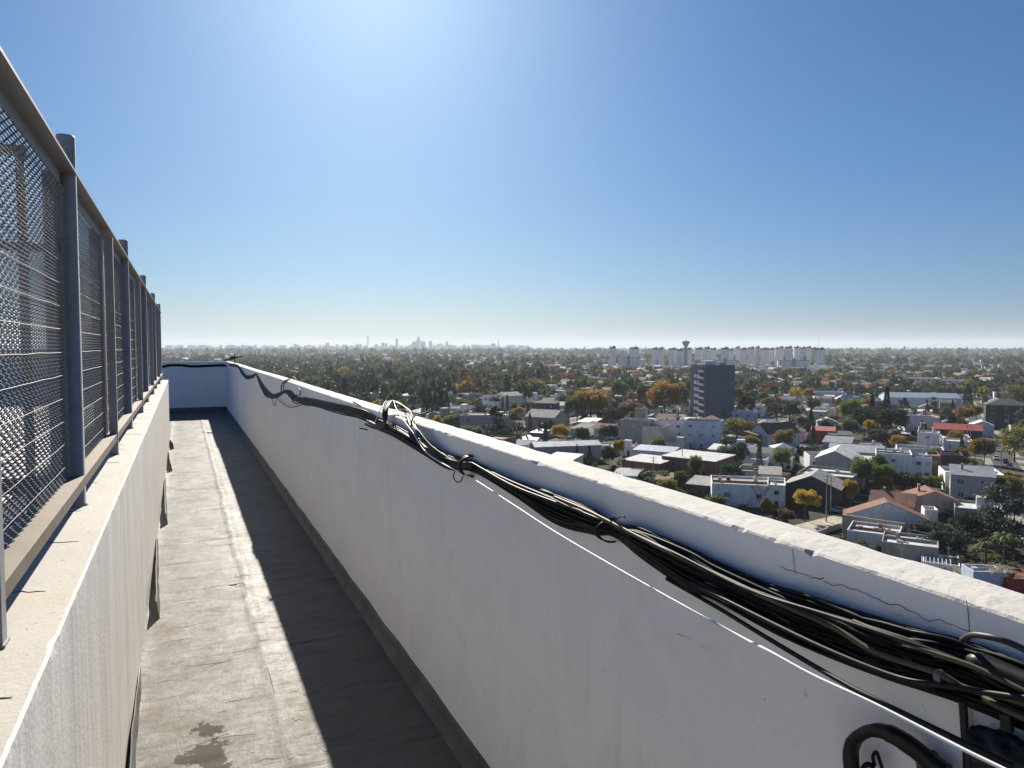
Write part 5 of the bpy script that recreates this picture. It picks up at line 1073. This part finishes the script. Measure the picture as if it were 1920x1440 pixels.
AUTO = []
WN = dict(white='white', cream='cream', grey='grey', brick='brown brick', blue='pale blue', pink='pinkish', dark='dark', concrete='bare concrete', bone='off-white')
LN = dict(green='green', dark='dark green', olive='olive', orange='orange', yellow='yellow', rust='red-brown', grey='grey-green', lime='lime green')
for k, (z, p, w, d, h, s, cx) in enumerate(hs[:NH]):
    wall = r2.choice(['white'] * 11 + ['cream'] * 4 + ['grey'] * 4 + ['concrete'] * 4 + ['brick'] * 3 + ['blue', 'pink', 'dark', 'dark', 'bone']); roof = r2.choice(['flat'] * 6 + ['shed'] * 4 + ['gable', 'side', 'hip'])
    rm = r2.choice({'flat': ['grey'] * 3 + ['pale', 'pale', 'dark', 'brown', 'silver'], 'shed': ['metal', 'metal', 'grey', 'dark', 'pale', 'silver'], 'gable': ['tile', 'tile', 'brown', 'metal'], 'side': ['tile', 'grey', 'brown'], 'hip': ['tile', 'dark', 'tile']}[roof])
    near = z < 520; tk = 1 if (roof == 'flat' and r2.random() < .5) else 0
    e = house(p, GRID + (0 if r2.random() < .8 else R_(4)), w, d, h, roof, wall, rm, win=(2 if w > 8 else 1) if near else 0, door=near and r2.random() < .5, tank=tk, chim=near and r2.random() < .35, side=1 if z < 330 else 0)
    wl = W[wall]
    if r2.random() < .7:
        yb = MB(); L = r2.uniform(6, 13); hh = r2.uniform(1.9, 2.6)
        for s_ in (-1, 1): yb.box((s_ * (w / 2 - .08), d + L / 2 + .02, hh / 2), (.16, L, hh))
        yb.box((0, d + L - .06, hh / 2), (w - .34, .16, hh)); yb.build('yard_wall', W[r2.choice(['concrete', 'grey', 'brick', 'cream', 'white'])], e)
    if near and r2.random() < .55:
        ab = MB(); aw, ad, ah = w * r2.uniform(.3, .6), r2.uniform(3, 6), r2.uniform(2.4, 3.0); sx = r2.choice([-1, 1]); ab.box((sx * (w - aw) / 2 * .9, d + ad / 2 + .03, ah / 2), (aw, ad, ah)); ab.box((sx * (w - aw) / 2 * .9, d + ad / 2 + .03, ah + .06), (aw + .4, ad + .3, .12), 1); ab.build('annexe', [wl, RF[r2.choice(['metal', 'grey', 'dark', 'tile'])]], e)
    if roof == 'flat' and r2.random() < .4:
        ab = MB(); ab.box((w * r2.uniform(-.25, .25), d * .6, h + 1.2), (w * .35, d * .3, 2.4)); ab.box((w * .0, d * .2, h + .45), (.7, .7, .9)); ab.build('roof_room', wl, e)
    look = f"{'two-storey ' if h > 5.5 else ''}{WN[wall]} {dict(flat='flat-roofed', shed='lean-to roofed', gable='gabled', side='gable-fronted', hip='hip-roofed')[roof]} house" + (' with tank' if tk else '')
    AUTO.append((e, look, s[0], s[1] - h * F / z / 2, 'house', 'houses of the suburb'))
    BUSY.append((cx.x, cx.y, min(w, d) / 2 * .8))
def pick_tree():
    kind = r2.choices(['broad', 'conifer', 'cypress', 'cedar', 'palm', 'bare'], [70, 7, 8, 6, 4, 5])[0]
    leaf = r2.choices(['green', 'dark', 'olive', 'orange', 'yellow', 'rust', 'grey'], [28, 24, 20, 6, 6, 3, 13])[0] if kind == 'broad' else r2.choice(['dark', 'dark', 'grey'])
    return kind, leaf
n_ = 0
for z, q, s, where in ts:
    if n_ >= NT: break
    kind, leaf = pick_tree(); w, h = {'broad': (r2.uniform(4.5, 9.5), r2.uniform(5.5, 10)), 'conifer': (5.5, r2.uniform(9, 14)), 'cypress': (2.6, r2.uniform(7, 12)), 'cedar': (9, r2.uniform(8, 13)), 'palm': (4.5, r2.uniform(5, 9)), 'bare': (6, r2.uniform(6, 9))}[kind]
    if where == 'street': w *= .8; h *= .85
    if z < 178 or not clear(q.x, q.y, w * .22): continue
    e = tree(q, w, h, kind, leaf, near=z < 300, small=z > 420); n_ += 1; z_last = z
    look = {'broad': f'{LN[leaf]} round tree', 'conifer': f'{LN[leaf]} conifer', 'cypress': f'slim {LN[leaf]} cypress', 'cedar': f'spreading {LN[leaf]} cedar', 'palm': f'{LN[leaf]} palm', 'bare': 'leafless tree'}[kind]
    AUTO.append((e, look, s[0], s[1] - h * F / z / 2, 'tree', 'trees of the suburb'))
n_ = 0
for bi in range(-4, 3):     # cars and poles along the streets
    for k_ in range(90):
        for s_ in (-1, 1):
            q = ORG + gdir((bi * BL_U + s_ * 2.9, -200 + k_ * 7.0 + r2.uniform(-1, 1), 0)); s = seen(q, 1.4)
            if s and s[2] < 520 and n_ < 34 and r2.random() < .30 and all((q.x - a) ** 2 + (q.y - b) ** 2 > 9 for a, b, c in BUSY):
                cl = r2.choice(['white', 'white', 'silver', 'silver', 'dark', 'red', 'blue']); e = car(s[0], s[1], cl, GRID + R_(90 if s_ > 0 else -90), 'x'); AUTO.append((e, cl + ' parked car', s[0], s[1], 'car', 'cars parked along the streets')); n_ += 1
np_ = 0
for bi in range(-5, 3):
    for k_ in range(24):
        q = ORG + gdir((bi * BL_U + 4.6, -200 + k_ * 28.0, 0)); s = seen(q, 9)
        if s and s[2] < 480 and np_ < 26:
            px_, py_ = s[0], s[1]; e = pole(px_, py_, r2.uniform(8.5, 10.5), 'x'); AUTO.append((e, 'concrete street pole', px_, py_ - 8 * F / s[2] / 2, 'pole', 'utility poles in the streets')); np_ += 1
from collections import defaultdict
grp = defaultdict(list)
for a in AUTO:
    e, look, px, py, cat, gname = a
    best = min(LMK, key=lambda l: abs(l[1] - px) + 2.2 * abs(l[2] - py)); dx, dy = px - best[1], (py - best[2]) * 2.0
    rel = ('left of' if dx < 0 else 'right of') if abs(dx) > abs(dy) else ('beyond' if dy < 0 else 'in front of')
    grp[(look, rel, best[0])].append((math.hypot(dx, dy), a))
for (look, rel, lm), mem in grp.items():
    mem.sort(key=lambda t: t[0])
    for i, (_, a) in enumerate(mem):
        e, gname = a[0], a[5]; tag(e, f"{look} {rel} {lm}" if len(mem) == 1 else f"{look}, {('nearest' if i == 0 else ORD[i] + ' nearest') if i < 20 else 'far'} {rel} {lm}", a[4], gname)
# ------------------------------------------------ what lies further off: a mass of roofs and crowns
import numpy as np
rs = np.random.RandomState(5)
def attr_mat(name, tr=0.0, rough=.8):
    k = N(name); a = k.n('ShaderNodeAttribute'); a.attribute_name = 'tone'; b = k.bsdf(a.outputs['Color'], rough, .2)
    if tr:
        t = k.n('ShaderNodeBsdfTranslucent'); k.l(a.outputs['Color'], t.inputs[0]); mx = k.n('ShaderNodeMixShader'); mx.inputs[0].default_value = tr; k.l(b.outputs[0], mx.inputs[1]); k.l(t.outputs[0], mx.inputs[2]); k.l(mx.outputs[0], k.out.inputs[0]); return k.m
    return k.done(b)
def mass(name, quads, cols, m):
    """quads (n,4,3), cols (n,3)"""
    n = len(quads); me = bpy.data.meshes.new(name); me.vertices.add(n * 4); me.loops.add(n * 4); me.polygons.add(n)
    me.vertices.foreach_set('co', quads.astype(np.float32).ravel()); me.loops.foreach_set('vertex_index', np.arange(n * 4, dtype=np.int32)); me.polygons.foreach_set('loop_start', np.arange(0, n * 4, 4, dtype=np.int32))
    me.materials.append(m); at = me.attributes.new('tone', 'FLOAT_COLOR', 'FACE'); at.data.foreach_set('color', np.concatenate([cols, np.ones((n, 1))], 1).astype(np.float32).ravel()); me.update(calc_edges=True)
    o = link(name, me); tag(o, kind='stuff'); return o
def rnd_ground(n, z0, z1, x0=-1450, x1=1150, power=1.0):
    u = rs.rand(n); z = z0 * (z1 / z0) ** (u ** power); sx = (x0 + (x1 - x0) * rs.rand(n)) / F
    return np.stack([RIGHT.x * sx * z + FH.x * z, RIGHT.y * sx * z + FH.y * z, z], 1)
def tmpl(n, cone=False):
    d = rs.randn(n, 3); d /= np.linalg.norm(d, axis=1)[:, None]; d *= (rs.rand(n, 1) ** .35); d[:, 2] = np.abs(d[:, 2]) * .9 * np.where(rs.rand(n) < .75, 1, -.45)
    if cone: t = rs.rand(n); a = rs.rand(n) * 6.28; d = np.stack([np.cos(a) * (1 - t) * .9, np.sin(a) * (1 - t) * .9, 2 * t - 1], 1)
    nrm = rs.randn(n, 3); nrm[:, 2] += .5; nrm /= np.linalg.norm(nrm, axis=1)[:, None]; u = np.cross(nrm, rs.randn(n, 3)); u /= np.linalg.norm(u, axis=1)[:, None]; v = np.cross(nrm, u); s = (.30 if n > 40 else .48) * (.6 + .7 * rs.rand(n, 1)); u *= s; v *= s * .8
    return np.stack([d - u, d - v, d + u, d + v], 1)
TM = {q: [tmpl(q) for _ in range(10)] + [tmpl(q, True)] for q in (70, 30, 14)}
TC = np.array([(.065, .098, .032), (.032, .050, .026), (.11, .11, .042), (.24, .135, .03), (.28, .21, .03), (.11, .055, .033), (.058, .066, .048)]); TP = [.25, .26, .22, .05, .04, .04, .14]
Q, Cc = [], []
def far_trees(P_, q, wlo, whi, TP=TP):
    for x, y, z in P_:
        t = TM[q][rs.randint(11)]; w = rs.uniform(wlo, whi); h = w * rs.uniform(.75, 1.25); c = TC[rs.choice(7, p=TP)] * rs.uniform(.7, 1.3)
        Q.append(t * np.array([w / 2, w / 2, h / 2]) + np.array([x, y, h * .52])); Cc.append(np.repeat(c[None] * 1, len(t), 0) * rs.uniform(.8, 1.2, (len(t), 1)))
far_trees([(q.x, q.y, z) for z, q, s, w in ts[NT:]], 70, 5, 10)
Q0, C0 = Q, Cc; Q, Cc = [], []
def yard_ok(x, y): 
    v = Matrix.Rotation(-GRID, 3, 'Z') @ (Vector((x, y, 0)) - ORG); return (v.x % BL_U) > 7 and (v.x % BL_U) < BL_U - 7 and (v.y % BL_V) > 7 and (v.y % BL_V) < BL_V - 7 and not (1480 < project(Vector((x, y, 0)))[0] < 1590 and 955 < project(Vector((x, y, 0)))[1] < 1015)
for x, y, z in rnd_ground(6000, 80, 640, x0=-600, x1=1080):
    if yard_ok(x, y) and (seen((x, y, 0), 3) or rs.rand() < .4) and not (-14 < x < 10 and -20 < y < 34):
        t = TM[70][rs.randint(10)]; w = rs.uniform(1.2, 3.6); h = rs.uniform(.5, 2.4); c = TC[rs.choice(7, p=[.34, .26, .2, .02, .03, .05, .10])] * rs.uniform(.7, 1.3)
        Q.append(t * np.array([w / 2, w / 2, h / 2]) + np.array([x, y, h * .4])); Cc.append(np.repeat(c[None] * 1, len(t), 0) * rs.uniform(.75, 1.25, (len(t), 1)))
mass('undergrowth', np.concatenate(Q), np.concatenate(Cc), attr_mat('yard_foliage', .3)); Q, Cc = Q0, C0
far_trees([p for p in rnd_ground(2100, 560, 1500) if not (p[2] > 1050 and 1130 < project(Vector((p[0], p[1], 0)))[0] < 1560)], 70, 6, 13)
far_trees([p for p in rnd_ground(620, 470, 1500, x0=-520, x1=60) if clear(p[0], p[1], 4)], 70, 8, 17, [.22, .42, .14, .03, .01, .05, .13])
far_trees([p for p in rnd_ground(2600, 1500, 3200)], 30, 9, 18)
far_trees([p for p in rnd_ground(4200, 3200, 9500)], 14, 16, 34)
far_trees(HIDT, 70, 5, 10)
mass('distant_trees', np.concatenate(Q), np.concatenate(Cc), attr_mat('distant_foliage', .3))
Q, Cc = [], []
HC = np.array([(.78, .78, .78), (.62, .58, .50), (.36, .36, .35), (.20, .11, .08), (.40, .46, .54), (.14, .14, .14)]); RC = np.array([(.22, .215, .21), (.42, .42, .41), (.25, .10, .06), (.10, .10, .10), (.6, .6, .6), (.14, .09, .06)])
def far_house(x, y, w, d, h, a, pitch):
    ca, sa = math.cos(a), math.sin(a); B = [(-w / 2, -d / 2), (w / 2, -d / 2), (w / 2, d / 2), (-w / 2, d / 2)]; B = [(x + u * ca - v * sa, y + u * sa + v * ca) for u, v in B]
    wc = HC[rs.choice(6, p=[.46, .18, .14, .08, .07, .07])] * rs.uniform(.8, 1.1); rc = RC[rs.choice(6, p=[.30, .22, .16, .10, .14, .08])] * rs.uniform(.8, 1.2)
    for i in range(4): p, q = B[i], B[(i + 1) % 4]; Q.append([(p[0], p[1], 0), (q[0], q[1], 0), (q[0], q[1], h), (p[0], p[1], h)]); Cc.append(wc)
    if pitch:
        m1 = ((B[0][0] + B[3][0]) / 2, (B[0][1] + B[3][1]) / 2, h + d * .2); m2 = ((B[1][0] + B[2][0]) / 2, (B[1][1] + B[2][1]) / 2, h + d * .2)
        Q.append([(*B[0], h), (*B[1], h), m2, m1]); Q.append([m1, m2, (*B[2], h), (*B[3], h)]); Cc.append(rc); Cc.append(rc)
    else: Q.append([(*b, h - .02) for b in B]); Cc.append(rc)
for z, p, w, d, h, s, cx in hs[NH:]: far_house(cx.x, cx.y, w, d, h, GRID, rs.rand() < .3)
for x, y, z in rnd_ground(2600, 640, 1700):
    if rs.rand() < .3 and project(Vector((x, y, 0)))[0] < 1000: continue
    far_house(x, y, rs.uniform(8, 16), rs.uniform(8, 14), rs.choice([3, 3.5, 6, 6.5]), GRID + rs.choice([0, 1.57]), rs.rand() < .3)
for x, y, z in rnd_ground(3000, 1700, 4500):
    if rs.rand() < .35 and project(Vector((x, y, 0)))[0] < 1000: continue
    far_house(x, y, rs.uniform(10, 26), rs.uniform(9, 20), rs.choice([3.5, 6, 7, 9]), GRID + rs.choice([0, 1.57]), rs.rand() < .2)
for x, y, z in rnd_ground(900, 4500, 9800, x1=300): far_house(x, y, rs.uniform(20, 70), rs.uniform(15, 40), rs.choice([7, 9, 12, 20]), -YAW, False)
for x, y, z in rnd_ground(330, 7800, 10500, x0=-660, x1=30): far_house(x, y, rs.uniform(25, 70), 30, rs.uniform(15, 70), -YAW, False)
for x, y, w, d, h in HIDH: far_house(x, y, w, d, h, GRID, rs.rand() < .3)
mass('distant_houses', np.array(Q, dtype=float), np.array(Cc), attr_mat('distant_masonry'))
print('AUTO houses', len(hs), 'trees', len(ts), 'depth at cut', hs[min(NH, len(hs) - 1)][0], z_last)
# ================================================================== LIGHT, SKY, AIR, CAMERA
SUN = Vector((.403, 1.65, 1.0)).normalized()
EL = math.asin(SUN.z); AZ = math.atan2(SUN.x, SUN.y)
w = bpy.data.worlds.new("World"); scene.world = w; w.use_nodes = True
nt = w.node_tree; nt.nodes.clear()
sky = nt.nodes.new('ShaderNodeTexSky'); sky.sky_type = 'NISHITA'; sky.sun_disc = False
sky.sun_elevation = EL; sky.sun_rotation = AZ; sky.altitude = 40; sky.air_density = 1.0; sky.dust_density = 1.0; sky.ozone_density = 4.0
bg = nt.nodes.new('ShaderNodeBackground'); bg.inputs[1].default_value = .05
wo = nt.nodes.new('ShaderNodeOutputWorld'); sep = nt.nodes.new('ShaderNodeSeparateColor'); cmb = nt.nodes.new('ShaderNodeCombineColor'); nt.links.new(sky.outputs[0], sep.inputs[0])
for i_, (g_, k_) in enumerate(((1.1, .71), (.95, .965), (.8, 1.22))):
    a_ = nt.nodes.new('ShaderNodeMath'); a_.operation = 'MULTIPLY'; a_.inputs[1].default_value = .05; nt.links.new(sep.outputs[i_], a_.inputs[0])
    p_ = nt.nodes.new('ShaderNodeMath'); p_.operation = 'POWER'; p_.inputs[1].default_value = g_; nt.links.new(a_.outputs[0], p_.inputs[0])
    m_ = nt.nodes.new('ShaderNodeMath'); m_.operation = 'MULTIPLY'; m_.inputs[1].default_value = k_ / (2 ** EXPO * .05); nt.links.new(p_.outputs[0], m_.inputs[0]); nt.links.new(m_.outputs[0], cmb.inputs[i_])
nt.links.new(cmb.outputs[0], bg.inputs[0])
nt.links.new(bg.outputs[0], wo.inputs[0])
sd = bpy.data.lights.new('sun', 'SUN'); sd.energy = 5.0; sd.angle = R_(.53); sd.color = (1.0, .93, .82)
so = bpy.data.objects.new('sun', sd); COL.objects.link(so); so.rotation_euler = SUN.to_track_quat('Z', 'Y').to_euler(); so.location = (0, 0, 120)
if HAZE:
    k = N('haze_air'); pv = k.n('ShaderNodeVolumePrincipled'); pv.inputs['Color'].default_value = (.80, .88, .96, 1); pv.inputs['Density'].default_value = HAZE; pv.inputs['Anisotropy'].default_value = .15
    k.l(pv.outputs[0], k.out.inputs['Volume'])
    mb = MB(); mb.box((0, 0, 109), (44000, 44000, 220)); hz = mb.build('haze', k.m); tag(hz, kind='stuff')
cd = bpy.data.cameras.new('camera'); co = bpy.data.objects.new('camera', cd); COL.objects.link(co)
cd.sensor_width = 36; cd.sensor_fit = 'HORIZONTAL'; cd.lens = F / 1920 * 36; cd.clip_start = .05; cd.clip_end = 60000
co.location = CAM; co.rotation_euler = (math.pi / 2 - PITCH, 0, -YAW); scene.camera = co
scene.view_settings.view_transform = 'Standard'; scene.view_settings.look = 'None'; scene.view_settings.gamma = 1
scene.view_settings.exposure = EXPO
cy = scene.cycles; cy.max_bounces = 8; cy.diffuse_bounces = 4; cy.glossy_bounces = 3; cy.transmission_bounces = 4; cy.volume_bounces = 0; cy.use_denoising = True
cy.sample_clamp_indirect = 6
